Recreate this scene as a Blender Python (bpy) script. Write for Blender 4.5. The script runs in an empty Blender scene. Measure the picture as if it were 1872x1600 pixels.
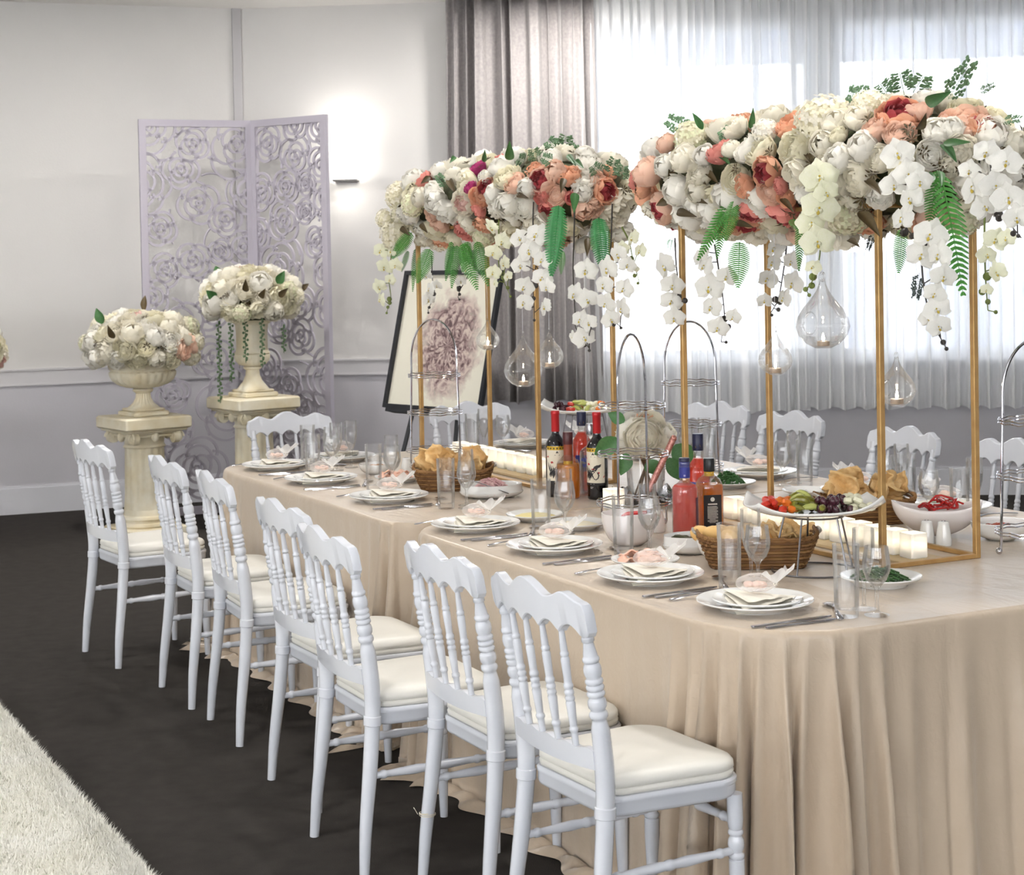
import bpy, math, random
import numpy as np
from mathutils import Vector, Matrix, Euler

random.seed(7)
PI = math.pi
scene = bpy.context.scene
COL = scene.collection

# ------------------------------------------------------------------ camera
# world frame: X runs along the long side of the banquet table, Y across it towards the windows, Z up
TH = math.radians(-63.11968)
UX, UY = math.cos(TH), math.sin(TH)
CAM = (5.16804, -2.31419, 1.6515)
FPX, PITCH, ROLL, CY = 3255.379, 0.0254478, -0.0191759, 547.547


def level(a, b):
    """room coordinates (a to the right, b ahead of the photographer) -> world XY"""
    a, b = a + 0.272465, b - 5.655961
    return (a * UX + b * UY, -a * UY + b * UX)


def lvec(a, b, c):
    return Vector((a * UX + b * UY, -a * UY + b * UX, c))


cam_data = bpy.data.cameras.new("camera")
cam = bpy.data.objects.new("camera", cam_data)
COL.objects.link(cam)
cp, sp, cr, sr = math.cos(PITCH), math.sin(PITCH), math.cos(ROLL), math.sin(ROLL)
fw, rt, up = (0, cp, -sp), (1, 0, 0), (0, sp, cp)
r2 = lvec(*[cr * rt[i] + sr * up[i] for i in range(3)])
u2 = lvec(*[-sr * rt[i] + cr * up[i] for i in range(3)])
f2 = lvec(*fw)
mw = Matrix.Identity(4)
for i in range(3):
    mw[i][0], mw[i][1], mw[i][2] = r2[i], u2[i], -f2[i]
    mw[i][3] = CAM[i]
cam.matrix_world = mw
cam_data.sensor_fit = 'HORIZONTAL'
cam_data.sensor_width = 36.0
cam_data.lens = FPX / 1872 * 36.0
cam_data.shift_y = -(800 - CY) / 1872
cam_data.clip_start, cam_data.clip_end = 0.1, 200
cam_data.dof.use_dof = True
cam_data.dof.focus_distance = 5.2
cam_data.dof.aperture_fstop = 11.0
scene.camera = cam

# ------------------------------------------------------------------ light and exposure
world = bpy.data.worlds.new("overcast_sky")
scene.world = world
world.use_nodes = True
bg = world.node_tree.nodes["Background"]
bg.inputs[0].default_value = (0.96, 0.975, 1.0, 1)
bg.inputs[1].default_value = 5.5
scene.view_settings.view_transform = 'Standard'
scene.view_settings.look = 'None'
scene.view_settings.gamma = 1
scene.view_settings.use_curve_mapping = False
scene.view_settings.exposure = 0.8
scene.cycles.transparent_max_bounces = 22
scene.cycles.adaptive_threshold = .11
scene.cycles.adaptive_min_samples = 16
scene.cycles.max_bounces = 7
scene.cycles.diffuse_bounces = 3
scene.cycles.glossy_bounces = 3
scene.cycles.transmission_bounces = 4


def lamp(name, loc, size, power, col=(1, 0.965, 0.92)):
    d = bpy.data.lights.new(name, 'AREA')
    d.shape, d.size, d.energy, d.color = 'DISK', size, power, col
    o = bpy.data.objects.new(name, d)
    o.location = loc
    COL.objects.link(o)
    return o


for lx, ly in ((-4.6, 0.2), (-4.6, 3.0), (-2.6, -1.6), (-1.2, 1.0), (0.8, -1.4), (1.3, 1.0), (3.0, 2.6), (2.6, -2.6)):
    lamp("ceiling_downlight", (lx, ly, 3.34), 0.28, 26 if lx < -4 else 15)

# ------------------------------------------------------------------ helpers


def S(r, g, b):
    def c(x):
        x /= 255
        return x / 12.92 if x < .04045 else ((x + .055) / 1.055) ** 2.4
    return (c(r), c(g), c(b), 1)


MATS = {}


def M(name, col, rough=.5, metal=0, spec=.5, noise=None, bump=None, rnd=0, trans=0, subs=0, emit=0, sheen=0, coat=0, ecol=None):
    """procedural principled material; noise=(scale, second colour, contrast), bump=(scale, strength), rnd=variation per object"""
    if name in MATS:
        return MATS[name]
    m = bpy.data.materials.new(name)
    m.use_nodes = True
    nt = m.node_tree
    b = nt.nodes["Principled BSDF"]
    b.inputs["Base Color"].default_value = col
    b.inputs["Roughness"].default_value = rough
    b.inputs["Metallic"].default_value = metal
    b.inputs["Specular IOR Level"].default_value = spec
    b.inputs["Transmission Weight"].default_value = trans
    b.inputs["Subsurface Weight"].default_value = subs
    b.inputs["Sheen Weight"].default_value = sheen
    b.inputs["Coat Weight"].default_value = coat
    if subs:
        b.inputs["Subsurface Radius"].default_value = (.02, .015, .01)
    if emit:
        b.inputs["Emission Color"].default_value = ecol or col
        b.inputs["Emission Strength"].default_value = emit
    tc = None
    if noise or bump:
        tc = nt.nodes.new("ShaderNodeTexCoord")
    out = None
    if noise:
        n = nt.nodes.new("ShaderNodeTexNoise")
        n.inputs["Scale"].default_value = noise[0]
        n.inputs["Detail"].default_value = 5
        nt.links.new(tc.outputs["Object"], n.inputs["Vector"])
        r = nt.nodes.new("ShaderNodeValToRGB")
        w = noise[2] if len(noise) > 2 else .3
        r.color_ramp.elements[0].position = .5 - w
        r.color_ramp.elements[1].position = .5 + w
        r.color_ramp.elements[0].color = col
        r.color_ramp.elements[1].color = noise[1]
        nt.links.new(n.outputs["Fac"], r.inputs["Fac"])
        out = r.outputs["Color"]
    if rnd:
        oi = nt.nodes.new("ShaderNodeObjectInfo")
        hs = nt.nodes.new("ShaderNodeHueSaturation")
        if out:
            nt.links.new(out, hs.inputs["Color"])
        else:
            hs.inputs["Color"].default_value = col
        mr = nt.nodes.new("ShaderNodeMapRange")
        mr.inputs["To Min"].default_value = 1 - rnd
        mr.inputs["To Max"].default_value = 1 + rnd * .6
        nt.links.new(oi.outputs["Random"], mr.inputs["Value"])
        nt.links.new(mr.outputs["Result"], hs.inputs["Value"])
        out = hs.outputs["Color"]
    if out:
        nt.links.new(out, b.inputs["Base Color"])
    if bump:
        n2 = nt.nodes.new("ShaderNodeTexNoise")
        n2.inputs["Scale"].default_value = bump[0]
        n2.inputs["Detail"].default_value = 4
        nt.links.new(tc.outputs["Object"], n2.inputs["Vector"])
        bp = nt.nodes.new("ShaderNodeBump")
        bp.inputs["Strength"].default_value = bump[1]
        bp.inputs["Distance"].default_value = bump[2] if len(bump) > 2 else .01
        nt.links.new(n2.outputs["Fac"], bp.inputs["Height"])
        nt.links.new(bp.outputs["Normal"], b.inputs["Normal"])
    MATS[name] = m
    return m


def glass_mat(name, tint=(1, 1, 1, 1), ior=1.45, base=.02, haze=0.0, hazecol=(1, 1, 1, 1)):
    """thin clear glass: Fresnel reflection over a tinted see-through"""
    if name in MATS:
        return MATS[name]
    m = bpy.data.materials.new(name)
    m.use_nodes = True
    nt = m.node_tree
    nt.nodes.remove(nt.nodes["Principled BSDF"])
    outn = nt.nodes["Material Output"]
    tr = nt.nodes.new("ShaderNodeBsdfTransparent")
    tr.inputs[0].default_value = tint
    gl = nt.nodes.new("ShaderNodeBsdfGlossy")
    gl.inputs["Roughness"].default_value = .03
    fr = nt.nodes.new("ShaderNodeFresnel")
    fr.inputs["IOR"].default_value = ior
    nz = nt.nodes.new("ShaderNodeTexNoise")
    nz.inputs["Scale"].default_value = 9
    bmp = nt.nodes.new("ShaderNodeBump")
    bmp.inputs["Strength"].default_value = .05
    nt.links.new(nz.outputs["Fac"], bmp.inputs["Height"])
    nt.links.new(bmp.outputs["Normal"], gl.inputs["Normal"])
    ad = nt.nodes.new("ShaderNodeMath")
    ad.operation = 'ADD'
    ad.inputs[1].default_value = base
    nt.links.new(fr.outputs[0], ad.inputs[0])
    cl_ = nt.nodes.new("ShaderNodeMath")
    cl_.operation = 'MINIMUM'
    cl_.inputs[1].default_value = .55
    nt.links.new(ad.outputs[0], cl_.inputs[0])
    ad = cl_
    mx = nt.nodes.new("ShaderNodeMixShader")
    nt.links.new(ad.outputs[0], mx.inputs[0])
    nt.links.new(tr.outputs[0], mx.inputs[1])
    nt.links.new(gl.outputs[0], mx.inputs[2])
    last = mx
    if haze:
        df = nt.nodes.new("ShaderNodeBsdfDiffuse")
        df.inputs[0].default_value = hazecol
        tl = nt.nodes.new("ShaderNodeBsdfTranslucent")
        tl.inputs[0].default_value = hazecol
        a2 = nt.nodes.new("ShaderNodeMixShader")
        a2.inputs[0].default_value = .5
        nt.links.new(df.outputs[0], a2.inputs[1])
        nt.links.new(tl.outputs[0], a2.inputs[2])
        m2 = nt.nodes.new("ShaderNodeMixShader")
        lw_ = nt.nodes.new("ShaderNodeLayerWeight")
        lw_.inputs["Blend"].default_value = .25
        hz_ = nt.nodes.new("ShaderNodeMapRange")
        hz_.inputs["To Min"].default_value = haze
        hz_.inputs["To Max"].default_value = min(1, haze + .10)
        nt.links.new(lw_.outputs["Facing"], hz_.inputs["Value"])
        nt.links.new(hz_.outputs["Result"], m2.inputs[0])
        nt.links.new(last.outputs[0], m2.inputs[1])
        nt.links.new(a2.outputs[0], m2.inputs[2])
        last = m2
    nt.links.new(last.outputs[0], outn.inputs[0])
    MATS[name] = m
    return m


def cloth_mat(name, col, dens=.5, edge=.4, stripe=0.0):
    """see-through woven cloth (sheer curtain, tulle): denser where seen edge-on"""
    if name in MATS:
        return MATS[name]
    m = bpy.data.materials.new(name)
    m.use_nodes = True
    nt = m.node_tree
    nt.nodes.remove(nt.nodes["Principled BSDF"])
    tr = nt.nodes.new("ShaderNodeBsdfTransparent")
    df = nt.nodes.new("ShaderNodeBsdfDiffuse")
    df.inputs[0].default_value = col
    tl = nt.nodes.new("ShaderNodeBsdfTranslucent")
    tl.inputs[0].default_value = col
    a = nt.nodes.new("ShaderNodeMixShader")
    a.inputs[0].default_value = .36
    nt.links.new(df.outputs[0], a.inputs[1])
    nt.links.new(tl.outputs[0], a.inputs[2])
    lw = nt.nodes.new("ShaderNodeLayerWeight")
    lw.inputs["Blend"].default_value = .5
    mr = nt.nodes.new("ShaderNodeMapRange")
    mr.inputs["To Min"].default_value = dens
    mr.inputs["To Max"].default_value = min(1, dens + edge)
    nt.links.new(lw.outputs["Facing"], mr.inputs["Value"])
    fac = mr.outputs["Result"]
    if stripe:
        tc = nt.nodes.new("ShaderNodeTexCoord")
        wv = nt.nodes.new("ShaderNodeTexNoise")
        mp = nt.nodes.new("ShaderNodeMapping")
        mp.inputs["Scale"].default_value = (6, 6, .12)
        wv.inputs["Scale"].default_value = 2.2
        wv.inputs["Detail"].default_value = 3
        nt.links.new(tc.outputs["Object"], mp.inputs[0])
        nt.links.new(mp.outputs[0], wv.inputs["Vector"])
        ml = nt.nodes.new("ShaderNodeMapRange")
        ml.inputs["From Min"].default_value, ml.inputs["From Max"].default_value = .35, .65
        ml.inputs["To Min"].default_value = -stripe
        ml.inputs["To Max"].default_value = stripe
        nt.links.new(wv.outputs["Fac"], ml.inputs["Value"])
        ad = nt.nodes.new("ShaderNodeMath")
        ad.use_clamp = True
        nt.links.new(fac, ad.inputs[0])
        nt.links.new(ml.outputs["Result"], ad.inputs[1])
        fac = ad.outputs[0]
    mx = nt.nodes.new("ShaderNodeMixShader")
    nt.links.new(fac, mx.inputs[0])
    nt.links.new(tr.outputs[0], mx.inputs[1])
    nt.links.new(a.outputs[0], mx.inputs[2])
    nt.links.new(mx.outputs[0], nt.nodes["Material Output"].inputs[0])
    MATS[name] = m
    return m


class MB:
    """collects faces of one part"""

    def __init__(s):
        s.v, s.f, s.m = [], [], []

    def add(s, vs, fs, mi=0):
        o = len(s.v)
        s.v += [tuple(p) for p in vs]
        s.f += [tuple(i + o for i in f) for f in fs]
        s.m += [mi] * len(fs)
        return s

    def box(s, x0, x1, y0, y1, z0, z1, mi=0):
        v = [(x0, y0, z0), (x1, y0, z0), (x1, y1, z0), (x0, y1, z0), (x0, y0, z1), (x1, y0, z1), (x1, y1, z1), (x0, y1, z1)]
        return s.add(v, [(3, 2, 1, 0), (4, 5, 6, 7), (0, 1, 5, 4), (1, 2, 6, 5), (2, 3, 7, 6), (3, 0, 4, 7)], mi)

    def bbox(s, x0, x1, y0, y1, z0, z1, b=.003, mi=0):
        """box with chamfered edges"""
        r = []
        for z, k in ((z0, b), (z0 + b, 0), (z1 - b, 0), (z1, b)):
            ring = []
            for (cx, cy, sx, sy) in ((x0, y0, 1, 1), (x1, y0, -1, 1), (x1, y1, -1, -1), (x0, y1, 1, -1)):
                p = (cx + sx * (k + b), cy + sy * k, z)
                q = (cx + sx * k, cy + sy * (k + b), z)
                ring += [q, p] if sx * sy > 0 else [p, q]
            r.append(ring)
        return s.rings(r, mi)

    def rings(s, rs, mi=0, cap=True, closed=True):
        n = len(rs[0])
        vs = [p for r in rs for p in r]
        fs = []
        for j in range(len(rs) - 1):
            for i in range(n if closed else n - 1):
                k = (i + 1) % n
                fs.append((j * n + i, j * n + k, (j + 1) * n + k, (j + 1) * n + i))
        if cap:
            fs.append(tuple(range(n - 1, -1, -1)))
            fs.append(tuple((len(rs) - 1) * n + i for i in range(n)))
        return s.add(vs, fs, mi)

    def lathe(s, prof, n=16, mi=0, loc=(0, 0, 0), cap=True, flute=None, sq=0):
        """prof: (radius, z) from bottom to top"""
        rs = []
        for r, z in prof:
            ring = []
            for i in range(n):
                a = 2 * PI * i / n
                q = r
                if flute and flute[2] <= z <= flute[3]:
                    q = r * (1 + flute[1] * (abs(math.cos(flute[0] * a / 2)) - .6))
                ring.append((loc[0] + q * math.cos(a), loc[1] + q * math.sin(a), loc[2] + z))
            rs.append(ring)
        return s.rings(rs, mi, cap)

    def tube(s, pts, rad, n=8, mi=0, closed=False, cap=True, flat=1.0):
        pts = [Vector(p) for p in pts]
        if not hasattr(rad, '__len__'):
            rad = [rad] * len(pts)
        N = len(pts)
        rs, prev = [], None
        for i in range(N):
            if closed:
                t = pts[(i + 1) % N] - pts[i - 1]
            else:
                t = pts[min(i + 1, N - 1)] - pts[max(i - 1, 0)]
            t.normalize()
            if prev is None:
                a = Vector((0, 0, 1)) if abs(t.z) < .9 else Vector((1, 0, 0))
                x = t.cross(a).normalized()
            else:
                x = (prev - t * prev.dot(t)).normalized()
            prev = x
            y = t.cross(x)
            rs.append([tuple(pts[i] + x * math.cos(2 * PI * k / n) * rad[i] + y * math.sin(2 * PI * k / n) * rad[i] * flat) for k in range(n)])
        if closed:
            rs.append(rs[0])
            return s.rings(rs, mi, False)
        return s.rings(rs, mi, cap)

    def grid(s, fn, nu, nv, mi=0, wrap=False):
        vs = [fn(i / nu, j / nv) for j in range(nv + 1) for i in range(nu + (0 if wrap else 1))]
        w = nu if wrap else nu + 1
        fs = []
        for j in range(nv):
            for i in range(nu):
                k = (i + 1) % w
                fs.append((j * w + i, j * w + k, (j + 1) * w + k, (j + 1) * w + i))
        return s.add(vs, fs, mi)

    def ball(s, c, r, n=8, m=6, mi=0, sx=1, sy=1, sz=1):
        return s.lathe_at([(max(1e-4, math.sin(PI * j / m)) * r, -math.cos(PI * j / m) * r) for j in range(m + 1)], n, mi, c, sx, sy, sz)

    def lathe_at(s, prof, n, mi, c, sx, sy, sz):
        rs = [[(c[0] + r * sx * math.cos(2 * PI * i / n), c[1] + r * sy * math.sin(2 * PI * i / n), c[2] + z * sz) for i in range(n)] for r, z in prof]
        return s.rings(rs, mi, False)

    def prism(s, poly, d0, d1, fn, mi=0):
        """2D outline extruded between depths d0 and d1; fn(u, w, d) -> point"""
        n = len(poly)
        vs = [fn(u, w, d0) for u, w in poly] + [fn(u, w, d1) for u, w in poly]
        fs = [tuple(range(n)), tuple(range(2 * n - 1, n - 1, -1))]
        for i in range(n):
            k = (i + 1) % n
            fs.append((k, i, n + i, n + k))
        return s.add(vs, fs, mi)

    def xf(s, mat, i0=0):
        for i in range(i0, len(s.v)):
            s.v[i] = tuple(mat @ Vector(s.v[i]))
        return s

    def mesh(s, name, mats, smooth=True, ang=40):
        me = bpy.data.meshes.new(name)
        me.from_pydata(s.v, [], s.f)
        for m in (mats if isinstance(mats, (list, tuple)) else [mats]):
            me.materials.append(m)
        if len(set(s.m)) > 1:
            me.polygons.foreach_set("material_index", s.m)
        if smooth:
            me.polygons.foreach_set("use_smooth", [True] * len(me.polygons))
            me.set_sharp_from_angle(angle=math.radians(ang))
        me.update()
        return me


def tag(o, label=None, cat=None, group=None, kind=None):
    if label:
        o["label"] = label
    if cat:
        o["category"] = cat
    if group:
        o["group"] = group
    if kind:
        o["kind"] = kind
    return o


def put(name, me, parent=None, loc=(0, 0, 0), rot=(0, 0, 0), sc=(1, 1, 1), **k):
    o = bpy.data.objects.new(name, me)
    COL.objects.link(o)
    o.location, o.rotation_euler = loc, rot
    o.scale = sc if hasattr(sc, '__len__') else (sc, sc, sc)
    if parent:
        o.parent = parent
    return tag(o, **k)


def part(name, mb, mats, parent=None, smooth=True, ang=40, **k):
    return put(name, mb.mesh(name, mats, smooth, ang), parent, **k)


def empty(name, loc=(0, 0, 0), rz=0, **k):
    o = put(name, None, None, loc, (0, 0, rz), **k)
    o.empty_display_size = .05
    return o


def kids(o):
    return [c for c in KIDS.get(o.name, [])]


def dup(root, loc, rz=None, label=None, group=None, rot=None, sc=None):
    """a copy of a thing with copies of its parts and sub-parts"""
    r = root.copy()
    COL.objects.link(r)
    r.location = loc
    if rot is not None:
        r.rotation_euler = rot
    elif rz is not None:
        r.rotation_euler = (0, 0, rz)
    if sc is not None:
        r.scale = (sc, sc, sc) if not hasattr(sc, '__len__') else sc
    if label:
        r["label"] = label
    if group:
        r["group"] = group
    for ch in list(root.children):
        c = ch.copy()
        COL.objects.link(c)
        c.parent = r
        for g in list(ch.children):
            d = g.copy()
            COL.objects.link(d)
            d.parent = c
    return r


def aim(d, roll=0):
    """rotation that turns local +Z to direction d"""
    q = Vector(d).normalized().to_track_quat('Z', 'Y')
    return (q @ Euler((0, 0, roll)).to_quaternion()).to_euler()


def smoothpath(pts, n):
    """Catmull-Rom through points, n samples per span"""
    P = [Vector(p) for p in pts]
    P = [P[0] * 2 - P[1]] + P + [P[-1] * 2 - P[-2]]
    out = []
    for i in range(1, len(P) - 2):
        a, b, c, d = P[i - 1:i + 3]
        for k in range(n):
            t = k / n
            out.append(.5 * ((2 * b) + (c - a) * t + (2 * a - 5 * b + 4 * c - d) * t * t + (3 * b - a - 3 * c + d) * t ** 3))
    out.append(P[-2])
    return out


TZ = 0.76   # height of the table top
# ------------------------------------------------------------------ the room
wall_upper = M("wall_paint", S(226, 224, 221), .85, noise=(1.2, S(220, 218, 216)), bump=(90, .06))
wall_lower = M("lower_wall_tone", S(203, 201, 206), .85, noise=(1.2, S(198, 196, 202)), bump=(90, .06))  # slightly darker, more lilac tone below the chair rail
white_paint = M("white_trim_paint", S(225, 225, 230), .45, noise=(3, S(219, 219, 225)))
ceil_mat = M("ceiling_paint", S(238, 236, 232), .9, noise=(2, S(232, 230, 227)))
carpet = M("charcoal_carpet", S(65, 62, 59), .95, spec=.1, noise=(14, S(54, 51, 49), .35), bump=(260, .5, .004))

CORNER = (-1.829, 12.27)
LA, RA = math.radians(21), math.radians(-6)
LD, RD = (math.cos(LA), math.sin(LA)), (math.cos(RA), math.sin(RA))


def lw(t, off=0, z=0):
    """point on the left wall: t metres from the corner (negative to the left), off metres in front"""
    return level(CORNER[0] + LD[0] * t + LD[1] * off, CORNER[1] + LD[1] * t - LD[0] * off) + (z,)


def rw(t, off=0, z=0):
    return level(CORNER[0] + RD[0] * t + RD[1] * off, CORNER[1] + RD[1] * t - RD[0] * off) + (z,)


def wslab(mb, W, t0, t1, z0, z1, o0=-.12, o1=0, mi=0):
    v = [W(t0, o1, z0), W(t1, o1, z0), W(t1, o0, z0), W(t0, o0, z0), W(t0, o1, z1), W(t1, o1, z1), W(t1, o0, z1), W(t0, o0, z1)]
    return mb.add(v, [(3, 2, 1, 0), (4, 5, 6, 7), (0, 1, 5, 4), (1, 2, 6, 5), (2, 3, 7, 6), (3, 0, 4, 7)], mi)


CH = 3.37
part("floor", MB().add([(-14, -9, 0), (14, -9, 0), (14, 12, 0), (-14, 12, 0)], [(0, 1, 2, 3)]), carpet, smooth=False, kind="structure",
     label="dark charcoal carpet covering the whole floor")
cl = MB()
cv = [level(-9.5, -3.7) + (CH,), level(8, -3.7) + (CH,), level(8, 11.4) + (CH,), rw(0, 0, CH), lw(-8.2, 0, CH)]
cl.add(cv + [(x, y, z + .1) for x, y, z in cv], [(4, 3, 2, 1, 0), (5, 6, 7, 8, 9), (0, 1, 6, 5), (1, 2, 7, 6), (2, 3, 8, 7), (3, 4, 9, 8), (4, 0, 5, 9)])
part("ceiling", cl, ceil_mat, smooth=False, kind="structure", label="plain white ceiling above the hall")

DADO0, DADO1 = .845, .955
mb = MB()
wslab(mb, lw, -8, -.02, DADO1, CH)
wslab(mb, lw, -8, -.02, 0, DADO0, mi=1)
wslab(mb, lw, -8, -.02, DADO0, DADO1, -.12, -.001)
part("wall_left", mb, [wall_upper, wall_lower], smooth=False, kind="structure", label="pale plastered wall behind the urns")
W0, W1, W2, W3, HEAD, SILL = 2.40, 3.87, 4.01, 6.6, 3.17, .93
mb = MB()
wslab(mb, rw, .0, W0, DADO1, CH)
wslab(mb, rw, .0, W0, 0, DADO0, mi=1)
wslab(mb, rw, .0, W0, DADO0, DADO1, -.12, -.001)
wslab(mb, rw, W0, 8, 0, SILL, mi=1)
wslab(mb, rw, W0, 8, HEAD, CH)
wslab(mb, rw, W1, W2, SILL, HEAD)
wslab(mb, rw, W3, 8, SILL, HEAD)
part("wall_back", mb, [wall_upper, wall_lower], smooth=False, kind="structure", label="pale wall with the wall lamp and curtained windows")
# the walls out of view: openings behind the camera are added to set the fill light
FA, FB, FY = -9.4, 6.6, -3.6


def fslab(mb, x0, x1, y0, y1, z0, z1):
    v = [level(x, y) + (z,) for z in (z0, z1) for x, y in ((x0, y0), (x1, y0), (x1, y1), (x0, y1))]
    return mb.add(v, [(3, 2, 1, 0), (4, 5, 6, 7), (0, 1, 5, 4), (1, 2, 6, 5), (2, 3, 7, 6), (3, 0, 4, 7)])


mb = MB()
fslab(mb, FA, FB, FY - .12, FY, 0, 1.2)
fslab(mb, FA, FB, FY - .12, FY, 2.5, CH)
for k in range(6):
    a = FA + (FB - FA - .5) * k / 5
    fslab(mb, a, a + .5, FY - .12, FY, 1.2, 2.5)
part("wall_front", mb, wall_upper, smooth=False, kind="structure", label="unseen wall behind the photographer with openings added for fill light")
part("wall_right", fslab(MB(), FB, FB + .12, FY, 12.2, 0, CH), wall_upper, smooth=False, kind="structure", label="plain wall on the right, out of view")
part("wall_side", fslab(MB(), FA - .12, FA, FY, 10.2, 0, CH), wall_upper, smooth=False, kind="structure", label="plain wall on the far left, out of view")
# narrow grey strip in the corner, chair rails and skirting
part("corner_strip", wslab(MB(), lw, -.06, .0, 0, CH, -.05, .02), M("corner_strip_grey", S(196, 194, 196), .7, noise=(2, S(190, 188, 190))), smooth=False,
     kind="structure", label="narrow grey strip in the room corner")


def rail(name, W, t0, t1, label):
    e = MB()
    for z0, z1, d in ((DADO0, DADO0 + .012, .016), (DADO0 + .012, DADO1 - .012, .009), (DADO1 - .012, DADO1, .018)):
        wslab(e, W, t0, t1, z0, z1, -.02, d)
    part(name, e, white_paint if False else M("chair_rail_paint", S(214, 212, 214), .5, noise=(3, S(208, 206, 209))), smooth=False, kind="structure", label=label)


rail("trim_2", lw, -8, -.075, "flat chair rail along the wall behind the urns")
rail("trim_3", rw, .0, W0 - .02, "flat chair rail under the wall lamp")
for nm, W, a, b, lb in (("baseboard_left", lw, -8, -.075, "tall white skirting board behind the urns"), ("baseboard_back", rw, 0, 8, "tall white skirting board below the windows")):
    e = MB()
    wslab(e, W, a, b, 0, .17, -.02, .018)
    wslab(e, W, a, b, .17, .185, -.02, .010)
    part(nm, e, white_paint, smooth=False, kind="structure", label=lb)

# windows: dark frames, panes
frame_m = M("window_frame_paint", S(92, 100, 116), .4, noise=(4, S(86, 94, 110)))
pane_m = glass_mat("window_glass", (.97, .985, 1, 1))
for k, (a, b, muls) in enumerate(((W0, W1, (.42, .75)), (W2, W3, (.33, .66)))):
    root = empty("window_%d" % (k + 1), rw((a + b) / 2, 0, SILL), kind="structure",
                 label=("dark framed window beside the grey curtain" if k == 0 else "dark framed window at the right behind the sheer"))
    inv = Vector(root.location)
    e = MB()
    for t0, t1, z0, z1 in ((a, b, SILL, SILL + .05), (a, b, HEAD - .05, HEAD), (a, a + .05, SILL, HEAD), (b - .05, b, SILL, HEAD)):
        wslab(e, rw, t0, t1, z0, z1, -.09, -.03)
    e.v = [tuple(Vector(p) - inv) for p in e.v]
    part("window_frame", e, frame_m, root, smooth=False)
    xs = [a] + [a + (b - a) * q for q in muls] + [b]
    for q in muls:
        e = wslab(MB(), rw, a + (b - a) * q - .022, a + (b - a) * q + .022, SILL + .05, HEAD - .05, -.085, -.035)
        e.v = [tuple(Vector(p) - inv) for p in e.v]
        part("mullion", e, frame_m, root, smooth=False)
    for i in range(len(xs) - 1):
        e = wslab(MB(), rw, xs[i] + .022, xs[i + 1] - .022, SILL + .05, HEAD - .05, -.063, -.057)
        e.v = [tuple(Vector(p) - inv) for p in e.v]
        part("pane", e, pane_m, root, smooth=False)
    e = wslab(MB(), rw, a - .0, b, SILL - .03, SILL, -.1, .05)
    e.v = [tuple(Vector(p) - inv) for p in e.v]
    part("window_sill", e, white_paint, root, smooth=False)

# outside: verandah roof, garden wall, ground
ext = M("outdoor_blue_grey_render", S(132, 146, 186), .8, noise=(1.5, S(120, 136, 178)))
e = wslab(MB(), rw, .5, 9, 3.06, 3.14, -1.75, -1.6)
wslab(e, rw, .5, 9, 3.14, 3.2, -1.6, -.25)
for t in (1.2, 2.0, 2.8, 3.6, 4.4, 5.2, 6.0, 6.8):
    wslab(e, rw, t, t + .09, 3.07, 3.14, -1.6, -.25)
part("verandah_roof", e, M("verandah_timber", S(150, 164, 196), .7, noise=(3, S(136, 150, 184))), smooth=False, kind="structure",
     label="dark blue-grey verandah roof outside above the windows")
e = wslab(MB(), rw, 4.30, 9, 0, 1.62, -2.7, -2.55)
part("garden_wall", e, ext, smooth=False, kind="structure", label="blue-grey garden wall outside the right window")
part("ground_outside", wslab(MB(), rw, -3, 14, -.2, -.06, -9, -.14), M("outdoor_paving", S(200, 200, 200), .9, noise=(2, S(180, 182, 184))),
     smooth=False, kind="structure", label="pale paving outside the windows")

# grey curtain
cur_m = M("grey_curtain_linen", S(176, 170, 168), .75, noise=(55, S(150, 145, 146), .25), bump=(220, .3, .003), sheen=.3)
random.seed(3)


def curtain(name, t0, t1, ztop, zbot, off, amp, nf, mat, label, cat, nu, nv=10, flare=.03, seed=1, group=None):
    rnd = random.Random(seed)
    ph = [rnd.uniform(0, 6.28) for _ in range(6)]
    wob = [rnd.uniform(.6, 1.35) for _ in range(nf + 3)]

    def fn(a, b):
        z = ztop + (zbot - ztop) * b
        k = a * nf
        i = int(k)
        f = k - i
        A = amp * (wob[i] * (1 - f) + wob[i + 1] * f)
        q = k + .28 * math.sin(2 * PI * a * 3.3 + ph[0]) + .12 * math.sin(2 * PI * a * 7.7 + ph[1]) + .10 * math.sin(2.1 * b + ph[2] + 9 * a)
        tt = t0 + (t1 - t0) * (a + (a - .5) * flare * b)
        s = math.sin(2 * PI * q)
        s = math.copysign(abs(s) ** .75, s)
        o = off + A * s * (.75 + .35 * b) + .25 * A * math.sin(4 * PI * q + ph[3] + 2 * b)
        tt += .3 * A * math.cos(2 * PI * q)
        zz = z + (.012 * math.sin(2 * PI * q * .5 + ph[4]) if b == 1 else 0)
        return rw(tt, o, zz)
    m = MB().grid(fn, nu, nv)
    o = part(name, m, mat, smooth=True, ang=180, label=label, cat=cat)
    if group:
        o["group"] = group
    return o


o = curtain("curtain", 1.455, 2.42, CH - .0, .66, .17, .055, 9, cur_m, "heavy grey pleated curtain between the wall lamp and the window", "curtain", 260, flare=.06, seed=5)
sm = o.modifiers.new("thickness", 'SOLIDIFY')
sm.thickness = .004
sheer_m = cloth_mat("white_sheer_voile", (.975, .98, .985, 1), .80, .18, .08)
curtain("sheer_curtain", 2.30, 3.80, CH - .0, .575, .14, .028, 21, sheer_m, "white sheer curtain beside the grey curtain", "curtain", 420, seed=8)
curtain("sheer_curtain", 3.72, 6.3, CH - .0, .59, .12, .030, 33, sheer_m, "white sheer curtain over the right window", "curtain", 560, seed=11)

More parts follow.
